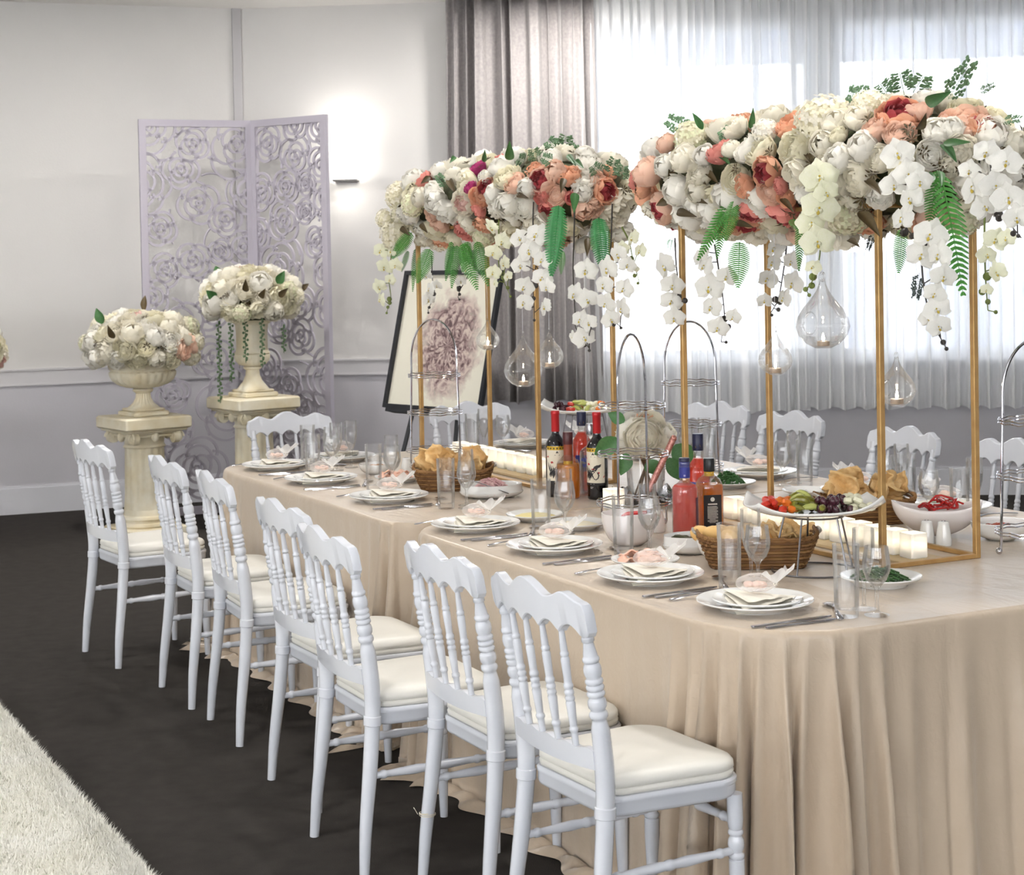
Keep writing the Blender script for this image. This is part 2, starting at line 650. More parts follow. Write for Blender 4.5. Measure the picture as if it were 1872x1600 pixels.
# wall lamp
lampr = empty("wall_lamp", rw(.724, 0, 2.31), math.atan2(rw(1)[1] - rw(0)[1], rw(1)[0] - rw(0)[0]), label="glowing half-round wall lamp beside the lattice screen", cat="lamp")
e = MB()
prof = [(.105, -.13), (.125, .13)]
rs = []
for r, z in ((.10, -.125), (.108, -.06), (.116, .02), (.122, .125)):
    rs.append([(r * math.cos(PI + PI * i / 18), r * .8 * math.sin(PI + PI * i / 18) - .01, z) for i in range(19)])
e.rings(rs, 0, False, False)
part("lamp_shade", e, M("lit_lamp_glass", (1, .97, .9, 1), .4, emit=6, ecol=(1, .97, .92, 1), noise=(4, (1, .96, .9, 1))), lampr)
e = MB().bbox(-.085, .085, -.10, 0, -.142, -.126, .004)
part("base_plate", e, M("lamp_bracket_metal", S(150, 148, 146), .4, .8, noise=(5, S(140, 138, 136))), lampr)
wl = lamp("wall_lamp_light", rw(.724, .16, 2.40), .14, 1.1, (1, .96, .9))
wl.rotation_euler = (PI, 0, 0)
wl.data.spread = PI
wl2 = lamp("wall_lamp_light", rw(.724, .16, 2.16), .14, .55, (1, .96, .9))

# shag rug: backing and pile
rugm = M("cream_rug_wool", S(250, 249, 243), .95, spec=.1, noise=(4, S(242, 240, 228), .25), bump=(60, .5, .02))
part("shag_rug", MB().bbox(-6.4, 3.4, -2.75, -1.085, .001, .022, .006), rugm, label="long cream shaggy rug lying on the charcoal carpet", cat="rug")
rr = random.Random(4)
pv, pf = [], []
for k in range(60000):
    if k < 14000:
        x = rr.uniform(-1.75, .75)
        y = -1.085 - rr.random() ** 2 * .05
    else:
        x = rr.uniform(-1.75, .75)
        y = rr.uniform(-1.9, -1.085)
    if y < -1.12 - (x + 1.45) * .42 and x < .2:
        if y < -1.2 - (x + 1.45) * .62:
            continue
    a = rr.uniform(0, 2 * PI)
    h = rr.uniform(.018, .036)
    l = rr.uniform(.008, .03)
    dx, dy = math.cos(a) * l, math.sin(a) * l
    w = .0022
    px, py = -math.sin(a) * w, math.cos(a) * w
    i = len(pv)
    pv += [(x - px, y - py, .018), (x + px, y + py, .018), (x + dx, y + dy, .018 + h * .75)]
    pf.append((i, i + 1, i + 2))
e = MB()
e.v, e.f, e.m = pv, pf, [0] * len(pf)
part("rug_pile", e, rugm, smooth=False, kind="stuff", label="shaggy cream pile along the rug edge nearest the chairs", cat="rug pile")
# ------------------------------------------------------------------ chairs
lacq = M("white_chair_lacquer", S(218, 221, 228), .22, spec=.5, coat=.25, noise=(9, S(210, 214, 223), .3))
cush = M("ivory_cushion_vinyl", S(235, 233, 226), .42, noise=(6, S(229, 227, 219), .3), bump=(7, .12, .02))


def post_path(sx):
    return smoothpath([(sx * .197, -.226, 0), (sx * .190, -.216, .13), (sx * .182, -.197, .29), (sx * .178, -.186, .42), (sx * .180, -.188, .52), (sx * .184, -.208, .68), (sx * .189, -.236, .845)], 14)


def turned(z, tab):
    for (a, ra), (b, rb) in zip(tab, tab[1:]):
        if a <= z <= b:
            t = (z - a) / max(1e-6, b - a)
            return ra + (rb - ra) * t
    return tab[-1][1] if z > tab[-1][0] else tab[0][1]


def bead(z0, z1, r0, r1):
    """a rounded bead"""
    return [(z0, r0), (z0 + (z1 - z0) * .2, r0 + (r1 - r0) * .75), ((z0 + z1) / 2, r1), (z0 + (z1 - z0) * .8, r0 + (r1 - r0) * .75), (z1, r0)]


POST = ([(0, .0135), (.12, .017), (.30, .0205), (.400, .021), (.402, .0245), (.425, .0245), (.427, .0215), (.52, .0225), (.600, .0210), (.622, .0165)]
        + bead(.626, .645, .0165, .0215) + bead(.647, .675, .0165, .0215) + bead(.677, .690, .017, .021) + bead(.691, .704, .017, .021) + bead(.705, .718, .017, .021)
        + bead(.720, .752, .0165, .0205) + bead(.754, .768, .016, .0195) + [(.772, .0160), (.79, .0130), (.800, .0115), (.802, .0145), (.810, .0145), (.812, .0125), (.85, .0125)])


def dense(path, tab):
    zs = sorted(set([round(a, 4) for a, _ in tab]))
    pts = [Vector(p) for p in path]
    out, rad = [], []
    allz = sorted(set(zs + [p.z for p in pts]))
    for z in allz:
        if z > pts[-1].z + 1e-6:
            continue
        for a, b in zip(pts, pts[1:]):
            if a.z - 1e-9 <= z <= b.z + 1e-9:
                t = (z - a.z) / max(1e-9, b.z - a.z)
                out.append(a + (b - a) * t)
                rad.append(turned(z, tab))
                break
    return out, rad


def seat_outline(k=1.0, n=10):
    """seat plan, wider at the front with rounded corners"""
    cs = [(-.178, -.175, .05), (.178, -.175, .05), (.198, .19, .075), (-.198, .19, .075)]
    pts = []
    for i, (cx, cy, r) in enumerate(cs):
        a0 = PI + i * PI / 2
        ox, oy = cx + (r if cx < 0 else -r), cy + (r if cy < 0 else -r)
        for j in range(n):
            a = a0 + PI / 2 * j / (n - 1)
            pts.append(((ox + r * math.cos(a)) * k, (oy + r * math.sin(a)) * k))
    return pts


def rail_outline():
    """scalloped crest rail: (x, z) outline"""
    W = .215
    top, bot = [], []
    N = 60
    for i in range(N + 1):
        x = -W + 2 * W * i / N
        a = abs(x) / W
        h = .889 + .030 * max(0, math.cos(min(1, a / .36) * PI / 2)) ** 1.2
        h += .019 * math.exp(-((a - .68) / .16) ** 2)
        h += .004 * (1 - a)
        if a > .93:
            h -= .020 * (1 - math.sqrt(max(0, 1 - ((a - .93) / .07) ** 2)))
        top.append((x, h))
    sp = [-.189, -.113, -.038, .038, .113, .189]
    for i in range(N + 1):
        x = W - 2 * W * i / N
        z = .811
        for p, q in zip(sp, sp[1:]):
            if p < x < q:
                t = (x - p) / (q - p)
                z = .811 + .024 * math.sin(PI * t) ** .8
        if abs(x) > .189:
            z = .811 + .014 * (1 - math.sqrt(max(0, 1 - ((abs(x) - .189) / .026) ** 2)))
        bot.append((x, z))
    return top + bot


def bow(x):
    return -.026 * (1 - (x / .21) ** 2)


def chair_proto():
    t = empty("napoleon_chair", (0, 0, 0), cat="chair", group="white spindle-back banquet chairs")
    e = MB()
    ol = seat_outline()
    e.rings([[(x * k, y * k, z) for x, y in ol] for k, z in ((.955, .394), (.985, .398), (1, .405), (1, .425), (1.012, .428), (1.012, .436), (.99, .441))])
    part("seat_frame", e, lacq, t)
    e = MB()
    e.rings([[(x * k, y * k, z + (.012 * (1 - ((x / .2) ** 2 + (y / .2) ** 2) / 2) if k < .9 else 0)) for x, y in ol]
             for k, z in ((.93, .440), (.975, .443), (.985, .452), (.962, .457), (.985, .461), (.98, .473), (.95, .481), (.86, .4845), (.55, .485), (.2, .485))])
    cu = part("cushion", e, cush, t, ang=60)
    for sx in (-1, 1):
        p, r = dense(post_path(sx), POST)
        part("rear_leg", MB().tube(p, r, 12), lacq, t, ang=55)
    FL = ([(0, .0115), (.06, .0135), (.20, .0185), (.245, .0185)] + bead(.247, .262, .015, .0195) + bead(.264, .300, .0145, .0195) + bead(.302, .316, .0145, .0185)
          + [(.318, .0165), (.335, .0185), (.40, .0185)])
    for sx in (-1, 1):
        prof = [(r, z) for z, r in FL]
        e = MB().lathe(prof, 12)
        e.v = [(sx * .176 + x + sx * .004 * (1 - z / .4), .165 + y + .006 * (1 - z / .4), z) for x, y, z in e.v]
        part("front_leg", e, lacq, t, ang=55)
    e = MB()
    ro = rail_outline()

    def rp(u, w, d):
        lean = (w - .845) * -.18
        return (u, -.236 + bow(u) * (1 if abs(u) < .21 else 0) + lean + d, w)
    n = len(ro)
    h = n // 2
    rings = []
    for (d, ins) in ((-.0125, .003), (-.010, 0), (.010, 0), (.0125, .003)):
        ring = []
        for i, (x, z) in enumerate(ro):
            zz = z - ins if i < h else z + ins
            ring.append(rp(x * (1 - ins), zz, d))
        rings.append(ring)
    fs = []
    for d in range(3):
        for i in range(n):
            k = (i + 1) % n
            fs.append((d * n + k, d * n + i, (d + 1) * n + i, (d + 1) * n + k))
    for i in range(h - 1):                                   # front and back skins as strips
        fs.append((i, i + 1, n - 2 - i, n - 1 - i))
        fs.append((3 * n + i + 1, 3 * n + i, 3 * n + n - 1 - i, 3 * n + n - 2 - i))
    e.add([p for r in rings for p in r], fs)
    part("crest_rail", e, lacq, t, ang=35)
    e = MB()

    def lowpt(u, w, d):
        return (u, -.196 + bow(u) * .8 + d - (w - .52) * .1, w)
    N = 48
    ro2 = [(-.176 + .352 * i / N, .552 + .006 * abs(math.cos(PI * (-.176 + .352 * i / N) / .0755)) ** 2) for i in range(N + 1)] + [(.176 - .352 * i / N, .512 - .006 * math.cos((.176 - .352 * i / N) * 8)) for i in range(N + 1)]
    n = len(ro2)
    fs = []
    vs = [lowpt(u, w, d) for d in (-.009, .009) for u, w in ro2]
    for i in range(n):
        k = (i + 1) % n
        fs.append((k, i, n + i, n + k))
    h = n // 2
    for i in range(h - 1):
        fs.append((i, i + 1, n - 2 - i, n - 1 - i))
        fs.append((n + i + 1, n + i, n + n - 1 - i, n + n - 2 - i))
    e.add(vs, fs)
    part("lower_back_rail", e, lacq, t, ang=35)
    SP = ([(0, .0075), (.03, .0085)] + bead(.034, .046, .0085, .0112) + [(.05, .009), (.10, .0115)] + bead(.105, .116, .0095, .0118) + bead(.118, .130, .0095, .0118) + bead(.132, .145, .0095, .0118)
          + [(.15, .0095), (.20, .0108)] + bead(.205, .216, .0085, .0108) + [(.22, .009), (.262, .007)] + bead(.264, .274, .007, .0095) + [(.276, .0075), (.30, .0075)])
    sm = None
    for x in (-.113, -.038, .038, .113):
        a = Vector((x * .93, -.196 + bow(x * .93) * .8 - .003, .548))
        b = Vector((x, -.236 + bow(x) - .002, .853))
        pts = [a + (b - a) * (s / .30) for s, _ in SP]
        part("spindle", MB().tube(pts, [r for _, r in SP], 8), lacq, t, ang=55)
    ST = [(0, .008), (.06, .010)] + [(a, r) for a, r in bead(.10, .15, .0095, .0125)] + [(.2, .010), (.38, .0135)] + bead(.47, .53, .011, .0135) + [(.62, .0135), (.8, .010)] + bead(.85, .90, .0095, .0125) + [(.94, .010), (1, .008)]
    for sx in (-1, 1):
        a, b = Vector((sx * .180, -.205, .265)), Vector((sx * .178, .165, .268))
        part("side_stretcher", MB().tube([a + (b - a) * s for s, _ in ST], [r for _, r in ST], 8), lacq, t, ang=55)
    a, b = Vector((-.176, .165, .335)), Vector((.176, .165, .335))
    part("front_stretcher", MB().tube([a + (b - a) * s for s, _ in ST], [r for _, r in ST], 8), lacq, t, ang=55)
    return t


chair0 = chair_proto()
FRONT_CH = [(1.585, -.205, 2, "white spindle-back chair nearest the camera at the front of the table"),
            (1.06, -.205, 0, "second white chair from the camera, with thread tied round its leg"),
            (.60, -.34, -1, "third white chair from the camera along the front"),
            (.00, -.255, 1, "fourth white chair from the camera, middle of the front row"),
            (-.80, -.215, -3, "fifth white chair from the camera along the front"),
            (-1.385, -.22, 0, "sixth white chair from the camera, next to the leftmost one"),
            (-2.20, -.31, 6, "leftmost front chair, standing before the fluted pedestal")]
for i, (x, y, rz, lb) in enumerate(FRONT_CH):
    if i == 0:
        chair0.location, chair0.rotation_euler, chair0["label"] = (x, y, 0), (0, 0, math.radians(rz)), lb
    else:
        c = dup(chair0, (x, y, 0), math.radians(rz), lb)
for x, y, rz, lb in ((-2.60, .565, -90 + 4, "white chair at the table's left end in front of the fluted pedestal"),
                     (-2.58, 1.475, -90 - 3, "white chair at the table's left end under the flower picture"),
                     (-1.975, 2.19, 180 + 13, "leftmost white chair on the window side"),
                     (-1.375, 2.17, 180 + 6, "second white chair from the left on the window side"),
                     (-.545, 2.11, 180, "white chair on the window side behind the bread basket"),
                     (.035, 2.13, 180 - 4, "white chair on the window side at the right edge")):
    dup(chair0, (x, y, 0), math.radians(rz), lb)
thr = MB()
tp = []
for i in range(60):
    a = i / 60 * 2 * PI * 3
    tp.append((1.06 - .188 + .0215 * math.cos(a), -.205 - .2125 + .0215 * math.sin(a), .168 + .004 * math.sin(a * .37) + i * .00012))
thr.tube(tp, .0012, 5)
thr.tube([(1.06 - .2, -.44, .17), (1.06 - .215, -.445, .185), (1.06 - .225, -.44, .178)], .0009, 4)
part("tied_thread", thr, M("cream_cotton_thread", S(226, 220, 204), .9, noise=(30, S(214, 206, 188))), label="cream thread wound round the second chair's rear leg", cat="thread")
# ------------------------------------------------------------------ table cloths
def satin_mat():
    m = M("champagne_satin", S(206, 188, 165), .33, spec=.6, noise=(2.2, S(195, 177, 156), .4), sheen=.25)
    nt = m.node_tree
    b = nt.nodes["Principled BSDF"]
    tc = nt.nodes.new("ShaderNodeTexCoord")
    h = None
    for sc, mp, st in ((1, (1.6, 5.5, 1.6), .5), (1, (2.2, 2.0, .5), .4), (1, (34, 34, 34), .06)):
        n = nt.nodes.new("ShaderNodeTexNoise")
        g = nt.nodes.new("ShaderNodeMapping")
        g.inputs["Scale"].default_value = mp
        g.inputs["Rotation"].default_value = (0, 0, .5)
        n.inputs["Scale"].default_value = 1.8
        n.inputs["Detail"].default_value = 3
        n.inputs["Distortion"].default_value = .8
        nt.links.new(tc.outputs["Object"], g.inputs[0])
        nt.links.new(g.outputs[0], n.inputs["Vector"])
        mu = nt.nodes.new("ShaderNodeMath")
        mu.operation = 'MULTIPLY'
        mu.inputs[1].default_value = st
        nt.links.new(n.outputs["Fac"], mu.inputs[0])
        if h is None:
            h = mu
        else:
            ad = nt.nodes.new("ShaderNodeMath")
            nt.links.new(h.outputs[0], ad.inputs[0])
            nt.links.new(mu.outputs[0], ad.inputs[1])
            h = ad
    bm = nt.nodes.new("ShaderNodeBump")
    bm.inputs["Strength"].default_value = .35
    bm.inputs["Distance"].default_value = .05
    nt.links.new(h.outputs[0], bm.inputs["Height"])
    nt.links.new(bm.outputs["Normal"], b.inputs["Normal"])
    return m


satin = satin_mat()


def rrect(x0, x1, y0, y1, rads, step=.012):
    """rounded rectangle counter-clockwise from the front-left: (x, y, nx, ny, cornerness)"""
    (r0, r1, r2, r3) = rads
    pts = []

    def seg(ax, ay, bx, by, nx, ny):
        L = math.hypot(bx - ax, by - ay)
        n = max(1, int(L / step))
        for i in range(n):
            t = i / n
            d = min(t * L, (1 - t) * L)
            pts.append((ax + (bx - ax) * t, ay + (by - ay) * t, nx, ny, math.exp(-(d / .16) ** 2)))

    def arc(cx, cy, r, a0):
        n = max(6, int(r * PI / 2 / (step * .6)))
        for i in range(n):
            a = a0 + PI / 2 * i / n
            pts.append((cx + r * math.cos(a), cy + r * math.sin(a), math.cos(a), math.sin(a), 1))
    seg(x0 + r0, y0, x1 - r1, y0, 0, -1)
    arc(x1 - r1, y0 + r1, r1, -PI / 2)
    seg(x1, y0 + r1, x1, y1 - r2, 1, 0)
    arc(x1 - r2, y1 - r2, r2, 0)
    seg(x1 - r2, y1, x0 + r3, y1, 0, 1)
    arc(x0 + r3, y1 - r3, r3, PI / 2)
    seg(x0, y1 - r3, x0, y0 + r0, -1, 0)
    arc(x0 + r0, y0 + r0, r0, PI)
    return pts


def table_cloth(x0, x1, y0, y1, rads, label, seed, endfold, inner):
    rnd = random.Random(seed)
    pts = rrect(x0, x1, y0, y1, rads)
    n = len(pts)
    s = [0]
    for i in range(1, n + 1):
        a, b = pts[i - 1], pts[i % n]
        s.append(s[-1] + math.hypot(b[0] - a[0], b[1] - a[1]) + (.006 if a[4] == 1 else 0))
    L = s[-1]
    ph = [rnd.uniform(0, 6.28) for _ in range(10)]
    k1, k2, k3 = round(L / .19), round(L / .095), round(L / .44)

    def sharp(v):
        return 1 - 2 * abs(math.sin(v / 2)) ** .7

    def cfold(u):
        return .75 * sharp(2 * PI * k2 * u + ph[5] + 1.1 * math.sin(2 * PI * 9 * u + ph[3])) + .35 * math.sin(2 * PI * k1 * u + ph[8])

    def fold(u):
        return .55 * math.sin(2 * PI * k1 * u + ph[0] + 1.5 * math.sin(2 * PI * 5 * u + ph[3])) + .3 * math.sin(2 * PI * k2 * u + ph[1] + 1.2 * math.sin(2 * PI * 7 * u + ph[4])) + .35 * math.sin(2 * PI * k3 * u + ph[2])
    rows = [(0, 0), (.003, .0012), (.006, .004), (.010, .010), (.012, .02)]
    H = TZ
    for j in range(1, 25):
        rows.append((.012, .02 + (H - .032) * (j / 24)))
    rs = []
    for (o0, drop) in rows:
        ring = []
        q = drop / H
        for i, (x, y, nx, ny, c) in enumerate(pts):
            u = s[i] / L
            cc = max(c, endfold * (abs(nx) > .9))
            f = fold(u) * (1 - c) + cfold(u) * c
            amp = (.004 + .062 * max(cc * .7, c)) * min(1, q * 2.2) ** .8 * (.5 + .7 * q)
            o = o0 + f * amp + (.012 + .03 * cc) * q ** 1.5
            if nx * inner > .5:
                o, amp = o0 * .3, 0
            zz = TZ - drop
            lat = .4 * amp * math.cos(2 * PI * k1 * u + ph[0])
            ring.append((x + nx * o - ny * lat, y + ny * o + nx * lat, zz))
        rs.append(ring)
    for j in range(1, 6):                                     # hem lying on the carpet
        ring = []
        for i, (x, y, nx, ny, c) in enumerate(pts):
            u = s[i] / L
            px, py, _ = rs[len(rows) - 1][i]
            hem = .035 + .045 * (.5 + .5 * math.sin(2 * PI * k3 * 2 * u + ph[6])) + .06 * c
            hem = .001 if nx * inner > .3 else hem
            t = j / 5
            z = .004 + .022 * abs(math.sin(2 * PI * k1 * u + ph[7] + t * 2)) * math.sin(PI * min(1, t * .9 + .1)) + .006 * (1 - t)
            ring.append((px + nx * hem * t, py + ny * hem * t, z))
        rs.append(ring)
    e = MB()
    rs = rs[::-1]
    e.rings(rs, 0, False)
    e.add(rs[-1], [tuple(range(n))])
    o = part("tablecloth", e, satin, label=label, cat="tablecloth", ang=180)
    return o


table_cloth(-2.30, -.245, .0, 1.87, (.22, .15, .15, .22), "champagne satin cloth draped over the far table", 21, .25, 1)
table_cloth(-.225, 1.82, .0, 1.87, (.20, .30, .26, .15), "champagne satin cloth draped over the near table", 12, .8, -1)

# ------------------------------------------------------------------ table ware
china = M("white_china", S(240, 240, 238), .12, coat=.3, noise=(3, S(236, 236, 234)))
china_in = M("warm_white_china", S(236, 229, 226), .2, coat=.3, noise=(3, S(230, 223, 221)))
steel = M("polished_steel", S(196, 196, 204), .16, 1, noise=(12, S(186, 186, 194)))
chrome = M("chrome_wire", S(205, 205, 212), .09, 1, noise=(12, S(196, 196, 204)))
grey_wire = M("grey_wire", S(140, 138, 142), .3, .9, noise=(10, S(128, 126, 130)))
clear = glass_mat("clear_glass", (.985, .988, .99, 1), 1.38, .015, .02)
linen = M("ivory_napkin_linen", S(244, 240, 228), .8, noise=(7, S(238, 233, 220)), bump=(40, .12, .004))
tulle = cloth_mat("white_tulle", (.95, .94, .93, 1), .45, .45)
cello = cloth_mat("clear_favour_wrap", (.95, .92, .90, 1), .14, .4)
pink = M("pale_pink_sugared_almonds", S(226, 186, 170), .45, noise=(18, S(238, 212, 198), .25))


def plate_mesh(r, name="plate", h=.022):
    return MB().lathe([(.001, .004), (r * .58, .004), (r * .60, .0), (r * .64, .0), (r * .68, .006), (r * .97, h - .003), (r, h), (r * .99, h + .003), (r * .93, h + .001),
                       (r * .70, .011), (r * .62, .008), (.001, .008)], 40, cap=False)


def bowl_prof(r, h, foot=.45, t=.004):
    p = [(.001, .003), (r * foot * .9, .003), (r * foot, 0), (r * foot + .003, 0)]
    for i in range(1, 9):
        a = i / 8
        p.append((r * foot + .003 + (r - r * foot - .003) * math.sin(a * PI / 2) ** .9, .004 + (h - .004) * (1 - math.cos(a * PI / 2)) ** .9))
    q = [(max(.001, a - t), b + (t if b < h - .002 else 0)) for a, b in p[:3:-1]]
    return p + q + [(.001, .008)]


def put_plate(me, name, loc, label, **k):
    return put(name, me, None, loc, label=label, cat=k.get("cat", "plate"), **({"group": k["group"]} if "group" in k else {}))


dinner_me = plate_mesh(.146).mesh("dinner_plate", china)
salad_me = plate_mesh(.112, h=.016).mesh("salad_plate", china)


def napkin_mesh():
    e = MB()
    for k in range(3):
        a0, a1 = -.66 + .10 * k, .62 - .12 * k
        n = 14
        R = .205 - .016 * k
        for lay in (0,):
            vs, fs = [], []
            for i in range(n + 1):
                a = a0 + (a1 - a0) * i / n
                z = .008 + .006 * k + .0012 * math.sin(i * 1.3 + k)
                for j in range(4):
                    r = .012 + (R - .012) * j / 3
                    sag = -.006 * (j / 3) ** 2
                    vs.append((-.10 + r * math.cos(a), r * math.sin(a), z + sag + .006 * math.sin(3 * a + k) * j / 3))
            for i in range(n):
                for j in range(3):
                    p = i * 4 + j
                    fs.append((p, p + 1, p + 5, p + 4))
            e.add(vs, fs)
    return e


nap_me = napkin_mesh().mesh("napkin", linen, ang=30)


def favour():
    """tied tulle pouch of pink almonds"""
    t = empty("favour_pouch", (0, 0, 0))
    rnd = random.Random(6)
    e = MB()
    for k in range(7):
        e.ball((rnd.uniform(-.026, .026), rnd.uniform(-.016, .016), .014 + rnd.uniform(-.003, .012)), .0135, 8, 6, 0, 1.25, .85, .8)
    part("almonds", e, pink, t)

    def pouch(a, b):
        ang = 2 * PI * a
        x = -.05 + .115 * b
        r = .030 * math.sin(PI * min(1, .12 + b * .84)) ** .7 + .004
        r *= 1 + .10 * math.sin(9 * ang + 5 * b) * (.3 + b)
        return (x, r * math.cos(ang) * 1.15, .020 + r * .85 * math.sin(ang) + .010 * b)
    part("pouch", MB().grid(pouch, 30, 9, wrap=True), cello, t)

    def tail(a, b):
        ang = -1.7 + 3.4 * a
        r = .006 + .062 * b
        w = .009 * math.sin(a * 26) * b
        return (.062 + r * math.cos(ang) * .75 + w * .4, r * math.sin(ang) * .95, .030 + .040 * b + w + .012 * math.cos(ang) * b)
    part("tulle_ruffle", MB().grid(tail, 48, 5), tulle, t)
    part("ribbon", MB().tube([(.062, .007 * math.cos(i / 10 * 2 * PI), .030 + .007 * math.sin(i / 10 * 2 * PI)) for i in range(10)], .0016, 5, closed=True), linen, t)
    return t


def flatshape(pts, th, prof=None):
    """cutlery blank: outline (y, halfwidth) along y with thickness, slightly domed; prof(y) -> z"""
    e = MB()
    rs = []
    for y, w in pts:
        z = prof(y) if prof else 0
        rs.append([(-w, y, z), (-w * .6, y, z + th), (w * .6, y, z + th), (w, y, z), (w * .6, y, z - th * .2), (-w * .6, y, z - th * .2)])
    return e.rings(rs)


def arch(y):
    return .003 + .007 * math.sin(PI * (y + .105) / .21)


knife_me = flatshape([(-.115, .003), (-.112, .009), (-.08, .0085), (-.02, .006), (.0, .0065), (.01, .009), (.06, .0095), (.095, .0085), (.112, .004), (.117, .001)], .003, lambda y: .003).mesh("knife", steel)
sp = flatshape([(-.105, .003), (-.10, .009), (-.06, .0065), (.0, .0032), (.035, .004), (.045, .012), (.06, .019), (.08, .021), (.095, .017), (.103, .008), (.105, .002)], .0022, arch)
spoon_me = sp.mesh("spoon", steel)


def fork_mesh():
    e = flatshape([(-.105, .003), (-.10, .009), (-.06, .0065), (.0, .0032), (.03, .005), (.045, .011), (.055, .012)], .0022, arch)
    for k in range(4):
        x = -.0095 + .00633 * k
        e.tube([(x, .05, arch(.05)), (x, .08, arch(.08)), (x * .95, .105, arch(.10))], [.0019, .0018, .001], 6)
    return e


fork_me = fork_mesh().mesh("fork", steel)
tumbler_me = MB().lathe([(.0005, .0), (.0265, 0), (.0285, .003), (.0295, .02), (.0325, .174), (.0333, .176), (.0318, .176), (.0288, .028), (.025, .019), (.0005, .018)], 28, cap=False).mesh("tumbler", clear)
goblet_me = MB().lathe([(.0005, 0), (.030, 0), (.031, .002), (.012, .007), (.0055, .012), (.0045, .03), (.0045, .062), (.009, .070), (.024, .086), (.033, .108), (.0345, .125), (.031, .150), (.0285, .168), (.0277, .168),
                        (.0302, .150), (.0335, .125), (.032, .108), (.023, .088), (.007, .073), (.0005, .071)], 28, cap=False).mesh("goblet", clear)
flute_me = MB().lathe([(.0005, 0), (.029, 0), (.030, .002), (.010, .007), (.0048, .012), (.0042, .06), (.0075, .072), (.018, .095), (.0255, .125), (.0275, .155), (.0265, .200), (.0257, .200), (.0267, .155),
                       (.0247, .125), (.017, .097), (.006, .075), (.0005, .073)], 28, cap=False).mesh("flute", clear)

fav0 = favour()
fav0["category"] = "favour"
fav0.scale = (.9, .9, .8)
fav0["group"] = "tulle favour pouches on the plates"

ORD = ["nearest the camera", "second from the camera", "third from the camera", "fourth from the camera", "fifth from the camera", "sixth from the camera", "farthest left"]
#      plate x,y  facing  tumbler, goblet, flute positions (world), name of the seat
SEATS = []
FP = [((1.503, .205), (1.709, .329), (1.735, .400), (1.660, .420)), ((1.046, .180), (1.281, .279), (1.300, .355), (1.225, .385)), ((.477, .190), (.656, .325), (.690, .395), (.640, .420)),
      ((-.034, .175), (.187, .299), (.215, .370), (.165, .395)), ((-.826, .205), (-.518, .293), (-.480, .355), (-.545, .385)), ((-1.470, .185), (-1.131, .272), (-1.110, .340), (-1.175, .365)),
      ((-2.016, .190), (-1.640, .215), (-1.700, .320), (-1.800, .380))]
for (p, a, b, c), nm in zip(FP, ORD):
    SEATS.append((p, 0, a, b, c, "front seat " + nm))
SEATS.append(((-2.13, .535), -90, (-2.02, .335), (-1.955, .415), (-1.86, .47), "left end seat before the fluted pedestal"))
SEATS.append(((-2.13, 1.43), -90, (-2.06, 1.135), (-1.98, 1.25), (-2.00, 1.165), "left end seat under the flower picture"))
SEATS.append(((-2.0, 1.69), 180, (-1.70, 1.66), (-1.73, 1.59), (-1.80, 1.56), "leftmost window-side seat"))
SEATS.append(((-1.38, 1.69), 180, (-.93, 1.66), (-1.00, 1.60), (-1.02, 1.70), "second window-side seat from the left"))
SEATS.append(((-.62, 1.70), 180, (-.275, 1.66), (-.33, 1.60), (-.37, 1.68), "window-side seat behind the whisky bottle"))
SEATS.append(((.02, 1.69), 180, (.30, 1.67), (.235, 1.63), (.225, 1.71), "window-side seat behind the bread basket"))
SEATS.append(((.50, 1.68), 180, (.71, 1.55), (.655, 1.47), (.69, 1.63), "window-side seat at the right edge"))
rnd = random.Random(17)
first = True
for (p, face, ta, go, fl, nm) in SEATS:
    rz = math.radians(face)
    c, s_ = math.cos(rz), math.sin(rz)

    def at(x, y, z=TZ):
        return (p[0] + c * x - s_ * y, p[1] + s_ * x + c * y, z + .0005)
    j = rnd.uniform(-.08, .08)
    put("dinner_plate", dinner_me, None, at(0, 0), label="white dinner plate at the " + nm, cat="plate", group="dinner plates")
    put("salad_plate", salad_me, None, at(.004, .003, TZ + .0095), label="smaller white plate under the napkin, " + nm, cat="plate", group="small plates")
    put("napkin", nap_me, None, at(0, -.01, TZ + .0145), (0, 0, rz + .25 + j), label="folded ivory napkin at the " + nm, cat="napkin", group="napkins")
    lb = "tulle favour pouch on the napkin, " + nm
    loc, rot = at(-.005, .005, TZ + .042), rz + .45 + j
    if first:
        fav0.location, fav0.rotation_euler = loc, (0, 0, rot)
        fav0["label"] = lb
        first = False
    else:
        dup(fav0, loc, rot, lb)
    put("knife", knife_me, None, at(.195, -.03), (0, 0, rz + j * .5), label="steel table knife at the " + nm, cat="knife", group="knives")
    put("butter_knife", knife_me, None, at(.222, -.022), (0, 0, rz + j * .5 - .04), sc=.86, label="smaller steel knife beside the table knife, " + nm, cat="knife", group="butter knives")
    put("fork", fork_me, None, at(-.185, -.03), (0, 0, rz + j * .6), label="steel fork at the " + nm, cat="fork", group="forks")
    put("spoon", spoon_me, None, at(.145, .135), (0, 0, rz + 1.05 + j), label="steel spoon beyond the plate, " + nm, cat="spoon", group="spoons")
    put("tumbler", tumbler_me, None, (ta[0], ta[1], TZ + .0005), label="tall clear tumbler at the " + nm, cat="glass", group="tumblers")
    put("wine_goblet", goblet_me, None, (go[0], go[1], TZ + .0005), label="stemmed wine goblet at the " + nm, cat="glass", group="wine goblets")
    put("champagne_flute", flute_me, None, (fl[0], fl[1], TZ + .0005), label="slim champagne flute at the " + nm, cat="glass", group="champagne flutes")

# ------------------------------------------------------------------ chrome tier stands


